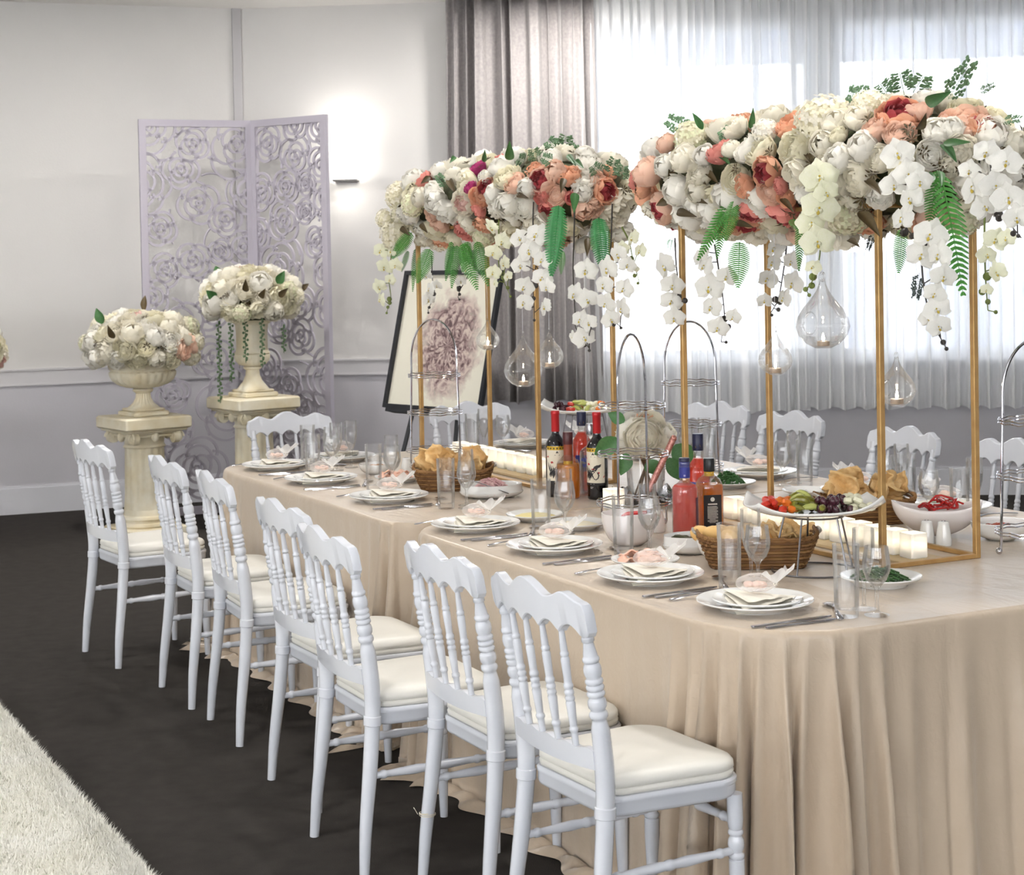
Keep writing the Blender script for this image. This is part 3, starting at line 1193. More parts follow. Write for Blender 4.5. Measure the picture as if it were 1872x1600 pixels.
def tier_stand(x, y, rz, label):
    t = empty("tier_stand", (x, y, TZ), rz, label=label, cat="stand", group="chrome three-tier stands")
    R = .115
    pts = []
    for i in range(41):
        a = PI * i / 40
        w = .098
        pts.append((-w * math.cos(a), 0, .455 + .165 * math.sin(a)))
    pts = [(-.108, 0, .012), (-.106, 0, .06), (-.103, 0, .22), (-.099, 0, .38)] + pts + [(.099, 0, .38), (.103, 0, .22), (.106, 0, .06), (.108, 0, .012)]
    part("hoop", MB().tube(smoothpath(pts, 2), .0042, 8), chrome, t)
    for z, r in ((.062, .122), (.222, .116), (.380, .110)):
        e = MB()
        for k in range(2):
            e.tube([(r * math.cos(2 * PI * i / 48), r * math.sin(2 * PI * i / 48), z + k * .009 + .0018 * math.sin(2 * PI * i / 48 * 12)) for i in range(48)], .0024, 6, closed=True)
        part("ring", e, chrome, t)
    for a in (PI / 2, 3 * PI / 2):
        e = MB().tube([(.12 * math.cos(a), .12 * math.sin(a), .062), (.12 * math.cos(a), .12 * math.sin(a), .012)], .0035, 8)
        part("leg", e, chrome, t)
    for a in (0, PI / 2, PI, 3 * PI / 2):
        part("ball_foot", MB().ball((.113 * math.cos(a), .113 * math.sin(a), .0095), .0095, 10, 8), chrome, t)
    return t


RV = math.atan2(.892, .452)   # across the view
tier_stand(-1.72, .80, RV - .15, "empty chrome tier stand before the flower picture")
tier_stand(.12, .68, RV + 1.02, "empty chrome tier stand in front of the rose bouquet")
tier_stand(-.62, 1.38, RV - .2, "empty chrome tier stand behind the rose bouquet")
tier_stand(1.30, 1.33, RV - .1, "empty chrome tier stand at the right edge of the picture")

# ------------------------------------------------------------------ gold frames with candle rows and hanging glass drops
gold = M("brushed_gold_paint", S(202, 166, 110), .36, .45, noise=(26, S(180, 140, 84), .3), bump=(120, .1, .002))


def gold_frame(x0, x1, y0, y1, h, label):
    t = empty("gold_frame", ((x0 + x1) / 2, (y0 + y1) / 2, TZ), label=label, cat="frame", group="gold flower frames")
    a, b = (x1 - x0) / 2, (y1 - y0) / 2
    w = .0085
    for sx in (-1, 1):
        for sy in (-1, 1):
            part("post", MB().bbox(sx * a - w, sx * a + w, sy * b - w, sy * b + w, .0005, h, .0015), gold, t, ang=30)
    for z in (.0005, h):
        for s in (-1, 1):
            part("base_bar" if z < .1 else "top_bar", MB().bbox(-a + w, a - w, s * b - w, s * b + w, z, z + .013, .0015), gold, t, ang=30)
            part("base_bar" if z < .1 else "top_bar", MB().bbox(s * a - w, s * a + w, -b + w, b - w, z, z + .013, .0015), gold, t, ang=30)
    e = MB()
    for k in range(5):
        y = -b + 2 * b * (k + 1) / 6
        e.bbox(-a + w, a - w, y - .004, y + .004, h, h + .008, .001)
    part("top_grid", e, gold, t, ang=30)
    return t


gold_frame(.245, 1.252, .805, 1.14, 1.0, "tall gold metal frame on the near table")
gold_frame(-1.862, -.775, .80, 1.13, 1.0, "tall gold metal frame on the far table")

frost = cloth_mat("frosted_cup_glass", (.97, .96, .93, 1), .90, .08)
wax = M("candle_wax", S(250, 244, 228), .5, noise=(8, S(246, 238, 220)))
flame_m = M("candle_flame", (1, .75, .35, 1), .5, emit=42, ecol=(1, .88, .68, 1), noise=(8, (1, .8, .4, 1)))
tin = M("tealight_tin", S(214, 196, 180), .3, .7, noise=(14, S(204, 184, 166)))
boardm = M("pale_wood_board", S(222, 200, 160), .5, noise=(16, S(206, 180, 136), .3))


def flame(e, c, s=1.0, mi=0):
    e.lathe_at([(.0004, 0), (.0035 * s, .003 * s), (.0042 * s, .008 * s), (.0026 * s, .015 * s), (.0004, .022 * s)], 8, mi, c, 1, 1, 1)


def candle_cup():
    t = empty("candle_holder", (0, 0, 0), cat="candle holder")
    w, h = .029, .070
    e = MB()
    rs = []
    for k, z in ((.92, 0), (1, .003), (1, h), (.9, h), (.9, .006)):
        rs.append([(x * w * k, y * w * k, z) for x, y in ((-1, -.86), (-.86, -1), (.86, -1), (1, -.86), (1, .86), (.86, 1), (-.86, 1), (-1, .86))])
    e.rings(rs)
    part("frosted_cup", e, frost, t, ang=30)
    part("candle", MB().lathe([(.018, .008), (.018, .026), (.004, .026)], 14), wax, t)
    e = MB()
    flame(e, (0, 0, .027), 1.2)
    part("flame", e, flame_m, t)
    return t


cup0 = candle_cup()
n0 = True
for (xa, xb, yy, lb, gr) in ((.305, 1.20, .955, "of the near gold frame's row, counted from the camera", "candle row on the near table"),
                             (-1.80, -.84, .955, "of the far gold frame's row, counted from the camera", "candle row on the far table")):
    part("candle_board", MB().bbox(xa - .05, xb + .05, yy - .075, yy + .075, .0005, .012, .002), boardm, None, label="pale wooden board carrying the " + gr, cat="board").location = (0, 0, TZ)
    N = 12
    nth = ["last", "eleventh", "tenth", "ninth", "eighth", "seventh", "sixth", "fifth", "fourth", "third", "second", "first"]
    for i in range(N):
        loc = (xa + (xb - xa) * i / (N - 1), yy, TZ + .0125)
        lbi = "%s white lit candle holder %s" % (nth[i], lb)
        if n0:
            cup0.location, cup0["label"], cup0["group"] = loc, lbi, gr
            n0 = False
        else:
            dup(cup0, loc, None, lbi, gr)


def drop(x, y, z0, z1, ztop, label, rz=0, wide=None):
    """blown glass teardrop with a tea light, hung on threads"""
    t = empty("hanging_glass_drop", (x, y, z0), rz, label=label, cat="candle holder", group="hanging glass teardrops")
    H = z1 - z0
    R = wide or H * .37
    prof = [(R * .35, .0), (R * .55, .0025)]
    for i in range(1, 13):
        a = i / 12
        prof.append((max(.0035, R * (math.sin(PI * (.17 + .83 * a) ** .8) ** 1.15) + .004 * a), H * (.02 + .92 * a ** 1.25)))
    prof = [(R * .30, 0), (R * .62, .06 * H), (R * .90, .17 * H), (R, .29 * H), (R * .93, .42 * H), (R * .72, .55 * H), (R * .45, .67 * H), (R * .24, .78 * H), (R * .13, .88 * H), (R * .10, .95 * H)]
    dens = []
    for (a, b) in zip(prof, prof[1:]):
        for k in range(3):
            dens.append((a[0] + (b[0] - a[0]) * k / 3, a[1] + (b[1] - a[1]) * k / 3))
    dens.append(prof[-1])
    part("glass_drop", MB().lathe([(.001, .001)] + dens, 26, cap=False), clear, t, ang=180)
    part("glass_loop", MB().tube([(R * .13 * math.cos(2 * PI * i / 12), 0, H * .975 + R * .15 * math.sin(2 * PI * i / 12)) for i in range(12)], R * .05, 6, closed=True), clear, t)
    part("opening_rim", MB().tube([(-R * .86 * math.cos(.35) + 0, R * .32 * math.cos(2 * PI * i / 20), .33 * H + R * .42 * math.sin(2 * PI * i / 20)) for i in range(20)], .0022, 6, closed=True), clear, t)
    part("tea_light", MB().lathe([(.0175, .006), (.019, .008), (.019, .020), (.017, .021), (.001, .0185)], 16), tin, t)
    e = MB()
    flame(e, (0, 0, .021), 1.1)
    part("flame", e, flame_m, t)
    part("thread", MB().tube([(0, 0, H), (.003, 0, ztop - z0)], .0008, 4), M("nylon_thread", S(220, 222, 228), .3, noise=(9, S(210, 212, 220))), t)
    return t


drop(-1.503, .95, 1.253, 1.386, 1.70, "small hanging glass drop before the flower picture")
drop(-1.008, .86, 1.134, 1.341, 1.70, "largest hanging glass drop under the far flowers")
drop(-.957, .95, 1.204, 1.354, 1.70, "hanging glass drop right of the middle pole, far frame")
drop(.552, .95, 1.257, 1.403, 1.70, "small hanging glass drop left under the near flowers")
drop(.868, .90, 1.355, 1.572, 1.72, "largest hanging glass drop under the near flowers")
drop(1.143, .95, 1.198, 1.345, 1.72, "lit hanging glass drop right under the near flowers")
# ------------------------------------------------------------------ bottles
def cyl_patch(e, r, a0, a1, z0, z1, n=14, mi=0, loc=(0, 0)):
    """piece of a cylinder wall, angles in radians"""
    vs = []
    for j in (0, 1):
        for i in range(n + 1):
            a = a0 + (a1 - a0) * i / n
            vs.append((loc[0] + r * math.cos(a), loc[1] + r * math.sin(a), z0 if j == 0 else z1))
    return e.add(vs, [(i, i + 1, n + 2 + i, n + 1 + i) for i in range(n)], mi)


def cyl_stroke(e, r, pts, w, mi=0):
    """brush stroke on a cylinder: pts (angle*r, z) in metres, w half-width list"""
    vs, fs = [], []
    n = len(pts)
    if not hasattr(w, '__len__'):
        w = [w] * n
    for i, (s, z) in enumerate(pts):
        a, b = pts[max(0, i - 1)], pts[min(n - 1, i + 1)]
        dx, dz = b[0] - a[0], b[1] - a[1]
        L = math.hypot(dx, dz) or 1
        nx, nz = -dz / L * w[i], dx / L * w[i]
        for k in (1, -1):
            q = (s + nx * k) / r
            vs.append((r * math.cos(q), r * math.sin(q), z + nz * k))
    for i in range(n - 1):
        fs.append((2 * i, 2 * i + 1, 2 * i + 3, 2 * i + 2))
    return e.add(vs, fs, mi)


dark_glass = M("black_bottle_glass", S(16, 16, 22), .06, coat=.5, noise=(4, S(20, 18, 24)))
red_foil = M("red_capsule_foil", S(196, 40, 44), .3, .2, noise=(12, S(182, 32, 38)))
cream_paper = M("cream_label_paper", S(232, 224, 204), .6, noise=(9, S(226, 216, 194)))
black_ink = M("black_label_ink", S(26, 24, 26), .5, noise=(9, S(32, 28, 30)))
red_ink = M("red_label_ink", S(190, 40, 36), .5, noise=(9, S(178, 34, 32)))
gold_ink = M("gold_label_ink", S(208, 170, 48), .4, .3, noise=(9, S(196, 156, 38)))
navy = M("navy_cap", S(26, 30, 62), .35, noise=(9, S(30, 34, 70)))
blue_lab = M("blue_label", S(44, 52, 140), .4, noise=(9, S(38, 46, 128)))
white_ink = M("white_label_ink", S(226, 222, 214), .5, noise=(9, S(216, 212, 204)))
maroon = M("maroon_cap", S(84, 32, 36), .35, noise=(9, S(74, 28, 32)))
black_cap = M("black_cap", S(20, 24, 26), .3, noise=(9, S(26, 30, 32)))
red_liq = glass_mat("red_spirit", (.98, .24, .16, 1), 1.36, .02, .45, (1, .17, .10, 1))
rose_liq = glass_mat("pink_red_spirit", (.98, .36, .30, 1), 1.36, .02, .5, (1, .30, .26, 1))
amber_liq = glass_mat("amber_whisky", (.98, .62, .14, 1), 1.36, .02, .4, (1, .50, .08, 1))
deep_amber = glass_mat("deep_amber_whisky", (.95, .5, .1, 1), 1.36, .02, .35, (.9, .4, .06, 1))
bot_glass = glass_mat("bottle_glass", (.96, .97, .97, 1), 1.46, .04, .03)
TOCAM = math.atan2(CAM[1] - .8, CAM[0] - 0)


def bottle_prof(R, H, hs, neck, nh):
    """R body, hs shoulder start, neck radius, nh neck start"""
    p = [(.001, .002), (R * .6, .003), (R * .88, 0), (R * .98, .004), (R, .012), (R, hs)]
    for i in range(1, 9):
        a = i / 8
        p.append((neck + (R - neck) * (math.cos(a * PI) * .5 + .5), hs + (nh - hs) * (a ** .85)))
    return p + [(neck, H - .02), (neck + .0015, H - .018), (neck + .0015, H - .004), (neck, H)]


def facing(x, y):
    return math.atan2(CAM[1] - y, CAM[0] - x)


def wine(x, y, label, turn=0):
    t = empty("wine_bottle", (x, y, TZ + .0005), facing(x, y) + turn, label=label, cat="bottle", group="red wine bottles")
    R = .038
    part("glass_body", MB().lathe(bottle_prof(R, .31, .185, .0135, .235), 28), dark_glass, t)
    part("capsule", MB().lathe([(.0148, .238), (.0152, .24), (.0152, .300), (.0162, .302), (.0162, .312), (.0145, .3145), (.001, .3145)], 20), red_foil, t)
    e = MB()
    cyl_patch(e, R + .0006, -1.15, 1.15, .060, .182)
    lab = part("label", e, cream_paper, t)
    e = MB()
    r = R + .0010
    for k in range(7):                                          # scalloped gold band with black dots
        c = -.036 + .012 * k
        cyl_stroke(e, r, [(c - .006, .180), (c, .180), (c + .006, .180)], [.0065, .0075, .0065], 0)
    for k in range(7):
        c = -.036 + .012 * k
        cyl_stroke(e, r + .0004, [(c - .0028, .1795), (c, .1795), (c + .0028, .1795)], [.0015, .003, .0015], 1)
    part("scalloped_band", e, [gold_ink, black_ink], lab)
    e = MB()
    cyl_stroke(e, r, [(-.040, .150), (-.02, .128), (0, .110), (.02, .097), (.042, .083)], .0042)
    part("red_sash", e, red_ink, lab)
    e = MB()
    r2 = r + .0004
    cyl_stroke(e, r2, [(.004, .106), (.010, .116), (.017, .121), (.024, .121), (.030, .124)], [.007, .0075, .0055, .0035, .0006])     # bird: body, head, beak
    cyl_stroke(e, r2, [(.018, .121), (.026, .126), (.031, .129)], [.0035, .002, .0005])
    cyl_stroke(e, r2, [(.003, .105), (-.008, .092), (-.014, .079), (-.016, .070)], [.006, .005, .003, .0006])
    for k in range(4):                                          # wing strokes
        cyl_stroke(e, r2, [(-.006 - .006 * k, .112 - .003 * k), (-.014 - .005 * k, .096 - .004 * k), (-.018 - .003 * k, .078 - .001 * k)], [.0006, .0026, .0004])
        cyl_stroke(e, r2, [(-.036 + .009 * k, .128 - .006 * k), (-.030 + .009 * k, .105 - .006 * k), (-.022 + .009 * k, .082 - .003 * k)], [.0004, .0028, .0006])
    cyl_stroke(e, r2, [(.016, .100), (.021, .088), (.018, .078), (.010, .073), (.003, .077)], [.002, .0022, .002, .0018, .0006])     # hooked foot
    cyl_stroke(e, r2, [(-.004, .162), (0, .167), (.004, .162)], [.0016, .003, .0016])
    cyl_stroke(e, r2, [(-.010, .155), (.010, .155)], .0007)
    part("bird_emblem", e, black_ink, lab)
    e = MB()
    cyl_patch(e, r, -1.15, 1.15, .052, .061)
    part("label_foot", e, black_ink, lab)
    e = MB()
    for z, w in ((.057, .016), (.046, .012), (.042, .009)):
        cyl_stroke(e, r + .0004, [(-.012, z), (-.012 + w, z)], .0007)
    part("small_print", e, white_ink, lab)
    return t


wine(-.575, .765, "black wine bottle with red cap left of the whisky", .12)
wine(-.43, .857, "black wine bottle with red cap right of the whisky", -.42)


def spirit(name, x, y, R, H, hs, neck, nh, liq, caps, label, fill=.86, capr=None, square=False, extra=None):
    t = empty(name, (x, y, TZ + .0005), facing(x, y), label=label, cat="bottle")
    prof = bottle_prof(R, H - .01, hs, neck, nh)
    part("glass_body", MB().lathe(prof, 28), bot_glass, t)
    q = [(max(.001, r - .0025), z + .003) for r, z in prof if z < H * fill]
    q.append((q[-1][0], H * fill))
    part("liquid", MB().lathe(q, 24), liq, t)
    cm, ch = caps
    cr = capr or neck + .003
    part("cap", MB().lathe([(cr, H - ch), (cr + .0004, H - ch + .002), (cr + .0004, H - .003), (cr - .001, H), (.001, H)], 20), cm, t)
    if extra:
        extra(t, R, H)
    return t


def x_amber(t, R, H):
    part("neck_wrap", MB().lathe([(.0165, H - .105), (.0165, H - .03)], 20, cap=False), M("red_brown_wrap", S(150, 70, 40), .35, noise=(9, S(134, 58, 34))), t)
    part("neck_seal", MB().lathe([(.0172, H - .125), (.0172, H - .105)], 20, cap=False), gold_ink, t)


spirit("whisky_bottle", -.50, .775, .043, .242, .118, .0150, .165, amber_liq, (maroon, .045), "round-shouldered amber whisky bottle with maroon cap", .52, extra=x_amber)


def x_red(t, R, H):
    e = MB()
    cyl_patch(e, R + .0008, -.75, .75, .075, .135)
    lab = part("label", e, blue_lab, t)
    e = MB()
    for k in range(3):
        cyl_stroke(e, R + .0013, [(-.018, .118 - .012 * k), (.018, .118 - .012 * k)], .0022)
    part("label_print", e, gold_ink, lab)
    e = MB()
    cyl_stroke(e, .0185, [(-.008, H - .043), (.008, H - .039)], .0035)
    part("cap_mark", e, gold_ink, t)


spirit("spirit_bottle", -.665, .925, .036, .295, .175, .0150, .225, red_liq, (navy, .052), "orange-red spirit bottle with navy cap behind the wine", .74, extra=x_red)


def letters(t, txt, size, R, z, mat, a0=0, name="lettering"):
    """raised lettering wrapped round a bottle, one mesh"""
    cu = bpy.data.curves.new(name, 'FONT')
    cu.body, cu.size, cu.align_x, cu.extrude = txt, size, 'CENTER', .0002
    tmp = bpy.data.objects.new(name, cu)
    COL.objects.link(tmp)
    dg = bpy.context.evaluated_depsgraph_get()
    me = bpy.data.meshes.new_from_object(tmp.evaluated_get(dg))
    bpy.data.objects.remove(tmp)
    for v in me.vertices:
        a = a0 + v.co.x / R
        r = R + .0006 + v.co.z
        y = v.co.y
        v.co = Vector((r * math.cos(a), r * math.sin(a), z + y))
    me.materials.clear()
    me.materials.append(mat)
    return put(name, me, t)


def x_vodka(t, R, H):
    ink = M("blue_bottle_lettering", S(60, 90, 200), .4, noise=(9, S(50, 80, 190)))
    letters(t, "ABSOLUT", .020, R, .125, ink)
    letters(t, "VODKA", .020, R, .103, ink)


spirit("vodka_bottle", -.545, .895, .041, .262, .155, .014, .185, glass_mat("clear_spirit", (.95, .96, .98, 1), 1.34, .02, .06), (M("silver_cap", S(190, 192, 198), .25, .9, noise=(9, S(180, 182, 188))), .04),
       "clear vodka bottle with blue lettering behind the right wine bottle", .6, extra=x_vodka)
spirit("spirit_bottle", .235, .86, .039, .290, .165, .0150, .215, red_liq, (navy, .055), "tall red spirit bottle with navy cap behind the pink-red one", .72, extra=x_red)


def x_rose(t, R, H):
    e = MB()
    e.lathe([(.0172, H - .062), (.0172, H - .012)], 20, cap=False)
    part("neck_label", e, blue_lab, t)
    e = MB()
    cyl_stroke(e, .0178, [(-.003, H - .054), (.003, H - .054)], .003)
    part("neck_seal", e, M("silver_seal", S(150, 150, 190), .3, .6, noise=(9, S(140, 140, 180))), t)
    e = MB()
    cyl_patch(e, R + .0008, .95, 2.5, .03, .125)
    part("label", e, M("plum_label", S(84, 44, 66), .5, noise=(9, S(74, 38, 60))), t)


spirit("spirit_bottle", .475, .655, .0405, .247, .148, .0160, .178, rose_liq, (navy, .012), "pink-red spirit bottle with blue neck label at the front", .66, capr=.0168, extra=x_rose)


def square_whisky(x, y, label):
    t = empty("whisky_bottle", (x, y, TZ + .0005), facing(x, y) + .25, label=label, cat="bottle")
    w = .0385

    def sqr(k, z, c=.25):
        s = w * k
        return [(px * s, py * s, z) for px, py in ((1, -1 + c), (1, 1 - c), (1 - c, 1), (-1 + c, 1), (-1, 1 - c), (-1, -1 + c), (-1 + c, -1), (1 - c, -1))]

    def rnd8(r, z):
        return [(r * math.cos(a), r * math.sin(a), z) for a in [(-.39 + PI / 4 * k) for k in range(8)]]
    R = [sqr(.94, 0), sqr(1, .005), sqr(1, .138), sqr(.97, .146), sqr(.80, .162, .35), sqr(.45, .176, .5)] + [rnd8(.0150, .186), rnd8(.0150, .222)]
    part("glass_body", MB().rings(R), bot_glass, t, ang=50)
    R = [[(px * .94, py * .94, z) for px, py, z in r] for r in (sqr(.94, .004), sqr(1, .007), sqr(1, .138), sqr(.97, .146))]
    part("liquid", MB().rings(R), deep_amber, t, ang=50)
    part("cap", MB().lathe([(.0175, .186), (.018, .188), (.0175, .225), (.016, .2285), (.001, .2285)], 20), black_cap, t)
    part("neck_seal", MB().lathe([(.0160, .172), (.0160, .187)], 16, cap=False), gold_ink, t)
    lab = part("label", MB().bbox(w - .0002, w + .0006, -.029, .029, .012, .115, .0002), black_ink, t, ang=20)
    e = MB()
    for k in range(16):
        z = .078 - k * .0034
        hw = .017 if k not in (12, 15) else .011
        e.box(w + .0006, w + .0009, -hw, hw * (.8 if k % 3 == 0 else 1), z, z + .0014)
    e.box(w + .0006, w + .0009, -.015, .015, .084, .088)
    part("small_print", e, white_ink, lab)
    e = MB()
    e.v = [(w + .0009, .007 * math.cos(2 * PI * i / 18), .101 + .007 * math.sin(2 * PI * i / 18)) for i in range(18)]
    e.f, e.m = [tuple(range(18))], [0]
    part("round_seal", e, white_ink, lab, smooth=False)


square_whisky(.392, .80, "square whisky bottle with black cap and black label")

# ------------------------------------------------------------------ rose bouquet in a glass vase (roses come from the flower builder below)
BOUQUET = (-.235, .94, TZ)

# ------------------------------------------------------------------ baskets
wick = M("brown_wicker", S(158, 118, 70), .7, noise=(30, S(118, 80, 44), .3))
wick2 = M("dark_wicker", S(128, 90, 52), .7, noise=(30, S(100, 66, 36), .3))


def basket(x, y, rz, L, Wd, H, label, flare=1.3, handles=True):
    t = empty("bread_basket", (x, y, TZ + .001), rz, label=label, cat="basket", group="wicker bread baskets")
    rows = 9
    ns = 44

    def base(i, k):
        a = 2 * PI * i / ns
        c, s = math.cos(a), math.sin(a)
        p = .35
        return (L / 2 * k * math.copysign(abs(c) ** p, c), Wd / 2 * k * math.copysign(abs(s) ** p, s))
    part("base_weave", MB().rings([[base(i, 1 / flare * .98) + (z,) for i in range(ns)] for z in (.002, .008)]), wick2, t)
    for r in range(rows):
        h = (r + .5) / rows
        k = (1 + (flare - 1) * h) / flare
        pts = []
        for i in range(ns * 2):
            bx, by = base(i / 2, k)
            d = 1 + .020 * (1 if (i + r * 2) % 4 < 2 else -1)
            up = H * h + .012 * (abs(bx) / (L / 2)) ** 6 * h
            pts.append((bx * d, by * d, up))
        part("weave_row", MB().tube(pts, H / rows * .55, 6, closed=True), wick if r % 2 else wick2, t)
    e = MB()
    for o in (0, 1):
        pts = []
        for i in range(ns * 2):
            bx, by = base(i / 2, 1.0)
            pts.append((bx * 1.01, by * 1.01 , H + .004 + .014 * (abs(bx) / (L / 2)) ** 6 + .004 * math.sin(i * 1.9 + o * PI)))
        e.tube(pts, .0045, 6, closed=True)
    part("braided_rim", e, wick, t)
    if handles:
        for s in (-1, 1):
            pts = smoothpath([(s * L * .50, -.035, H + .012), (s * L * .535, -.03, H + .02), (s * L * .535, .03, H + .02), (s * L * .50, .035, H + .012)], 6)
            part("metal_handle", MB().tube(pts, .0045, 8), M("basket_handle_metal", S(176, 172, 166), .35, .7, noise=(9, S(166, 162, 156))), t)
    return t


bread_m = M("fried_flatbread_crust", S(236, 204, 148), .6, noise=(22, S(208, 156, 88), .25), bump=(45, .8, .012), rnd=.12)
bread2_m = M("baked_flatbread_crust", S(238, 208, 154), .6, noise=(22, S(214, 166, 100), .25), bump=(45, .8, .012), rnd=.12)
roll_m = M("soft_bread_roll_crust", S(232, 196, 132), .6, noise=(9, S(220, 172, 100), .3), bump=(24, .2, .006), rnd=.1)


def crisp(seed, L, Wd):
    """a curled piece of flat bread"""
    r = random.Random(seed)
    a, b, c = r.uniform(1.5, 4), r.uniform(1.5, 4), r.uniform(0, 6)

    def fn(u, v):
        x, y = (u - .5), (v - .5)
        k = 1 - .35 * abs(y) * (1 + .6 * math.sin(7 * u + c))
        z = .05 * math.sin(17 * x + c) * math.sin(14 * y + 2 * c) + .025 * math.sin(31 * x + 23 * y) + .22 * math.sin(a * x * 2 + c) + .16 * math.sin(b * y * 2.4 + c * 2) + .08 * math.sin(11 * x + 7 * y) + .5 * (x * x + y * y)
        return (x * L * k, y * Wd * (1 - .3 * abs(x)), z * L * .55)
    m = MB().grid(fn, 16, 16)
    return m


def thick(o, th=.006):
    md = o.modifiers.new("thickness", 'SOLIDIFY')
    md.thickness = th
    return o


BREADS = [crisp(s, .115, .085).mesh("flatbread", bread_m, ang=180) for s in (1, 2, 3, 4)]
BREADS2 = [crisp(s, .115, .085).mesh("flatbread", bread2_m, ang=180) for s in (5, 6, 7)]


def fill_bread(bx, by, rz, meshes, spots, label, group):
    for i, (x, y, z, rx, ry, rr) in enumerate(spots):
        c, s = math.cos(rz), math.sin(rz)
        o = put("flatbread", meshes[i % len(meshes)], None, (bx + c * x - s * y, by + s * x + c * y, TZ + z), (rx, ry, rr), label=label, cat="bread", group=group)
        thick(o)


rzb = RV
basket(-.975, .535, rzb, .30, .20, .072, "wicker basket of fried flatbread on the far table")
fill_bread(-.975, .535, rzb, BREADS, [(-.09, -.03, .105, 1.3, .3, .4), (-.095, .04, .10, 1.0, -.4, 2.0), (-.055, -.03, .12, 1.2, .5, 1.2), (-.03, .03, .10, .6, .4, .3), (.02, -.03, .085, .4, -.3, 2.1),
                                      (.03, .03, .10, .8, .3, 1.0), (.075, .0, .115, 1.2, -.3, .2), (.095, .035, .105, .9, .5, 1.8), (.085, -.04, .09, .5, .5, 2.6), (.0, .0, .075, .1, .1, .7)],
           "golden fried flatbread in the far table's basket", "flatbread in the far basket")
basket(.54, 1.30, rzb + .1, .30, .20, .072, "wicker basket of flatbread behind the vegetable platter")
fill_bread(.54, 1.30, rzb + .1, BREADS2, [(-.07, -.02, .115, 1.25, .2, .3), (-.05, .04, .13, 1.4, -.3, 1.1), (-.01, .0, .09, .5, .3, .2), (.04, .03, .085, .4, -.4, 1.6), (.085, -.01, .12, 1.3, .4, 2.4), (.10, .03, .11, 1.1, -.3, .6), (.06, -.04, .10, 1.0, .5, 1.9), (-.10, .0, .09, .7, .1, 2.2)],
           "golden flatbread in the basket behind the vegetable platter", "flatbread in the window-side basket")
basket(1.005, .555, rzb - .05, .33, .20, .080, "wicker basket of bread rolls beside the dolma plate")
rollbowl = put("roll_bowl", MB().lathe(bowl_prof(.078, .055, .5), 28, cap=False).mesh("roll_bowl", china), None, (.968, .470, TZ + .022), label="white bowl of rolls set inside the near wicker basket", cat="bowl")
rollm = MB().ball((0, 0, 0), .03, 12, 8, 0, 1.25, .95, .8).mesh("bread_roll", roll_m)
for (x, y, z, r) in ((.925, .425, .088, .3), (.965, .445, .092, 1.2), (.985, .490, .090, .6), (.945, .475, .090, 2.0), (1.01, .465, .085, .1), (.975, .520, .088, 1.5)):
    put("bread_roll", rollm, None, (x, y, TZ + z), (0, .15, r), label="pale bread roll in the near basket's bowl", cat="bread", group="rolls in the near basket")
for i, (x, y, z, r) in enumerate(((1.03, .60, .078, .3), (1.05, .645, .082, 1.4), (.99, .615, .080, 2.3), (1.02, .68, .084, .8))):
    thick(put("bread_slice", BREADS2[i % 3], None, (x, y, TZ + z), (.5, .3, r), sc=.8, label="torn flatbread slice lying beside the bowl of rolls", cat="bread", group="bread slices in the near basket"))

# ------------------------------------------------------------------ bowls, plates, platters


def small_plate(x, y, r, label, h=.02):
    return put("serving_plate", plate_mesh(r, h=h).mesh("serving_plate", china), None, (x, y, TZ + .0005), label=label, cat="plate")


def oval_dish(x, y, rz, a, b, label, h=.028):
    e = MB().lathe(bowl_prof(1, h, .62, .03), 36, cap=False)
    e.v = [(px * a, py * b, pz) for px, py, pz in e.v]
    return put("serving_dish", e.mesh("serving_dish", china), None, (x, y, TZ + .0005), (0, 0, rz), label=label, cat="dish")


def mound(name, x, y, z, a, b, h, mat, label, n, size, seed, strand=False, cat="food"):
    """heap of shreds, one object of uncountable bits"""
    r = random.Random(seed)
    e = MB()
    for k in range(n):
        q = math.sqrt(r.random())
        an = r.uniform(0, 2 * PI)
        px, py = q * a * math.cos(an), q * b * math.sin(an)
        pz = h * (1 - q * q) * r.uniform(.75, 1.05) + size * .3
        d = r.uniform(0, PI)
        if strand:
            l = size * r.uniform(2.5, 6)
            e.tube([(px - l * math.cos(d), py - l * math.sin(d), pz), (px, py, pz + l * .35), (px + l * math.cos(d), py + l * math.sin(d), pz - .001)], size * .45, 4)
        else:
            e.ball((px, py, pz), size, 5, 4, 0, r.uniform(.7, 1.3), r.uniform(.7, 1.3), r.uniform(.4, .9))
    o = part(name, e, mat, label=label, kind="stuff", cat=cat)
    o.location = (x, y, z)
    return o


deepbowl = MB().lathe(bowl_prof(.085, .098, .42), 36, cap=False).mesh("deep_bowl", china_in)
put("deep_bowl", deepbowl, None, (.505, .435, TZ + .0005), label="deep white bowl with red tongs in front of the tier stand", cat="bowl")
tg = empty("serving_tongs", (.535, .445, TZ + .085), RV - .3, label="red handled tongs resting in the deep bowl", cat="tongs")
red_pl = M("red_plastic", S(205, 44, 44), .3, noise=(9, S(190, 36, 38)))
part("handle", MB().tube(smoothpath([(-.045, -.006, .004), (-.03, -.012, .012), (.01, -.01, .016), (.03, 0, .018), (.01, .01, .016), (-.03, .012, .012), (-.045, .006, .004)], 5), .0045, 8), red_pl, tg)
part("spring", MB().lathe([(.007, -.006), (.009, 0), (.007, .006)], 10, loc=(.038, 0, .02)), steel, tg)

e = MB()


def lens_bowl(u, v):
    a = 2 * PI * u
    r = math.sin(v * PI / 2) ** .8
    k = 1 + .10 * math.cos(2 * a) * v
    return (.125 * r * k * math.cos(a), .095 * r * k * math.sin(a), .002 + .088 * (1 - math.cos(v * PI / 2)) ** .75 + .022 * v ** 3 * math.cos(a) ** 4)


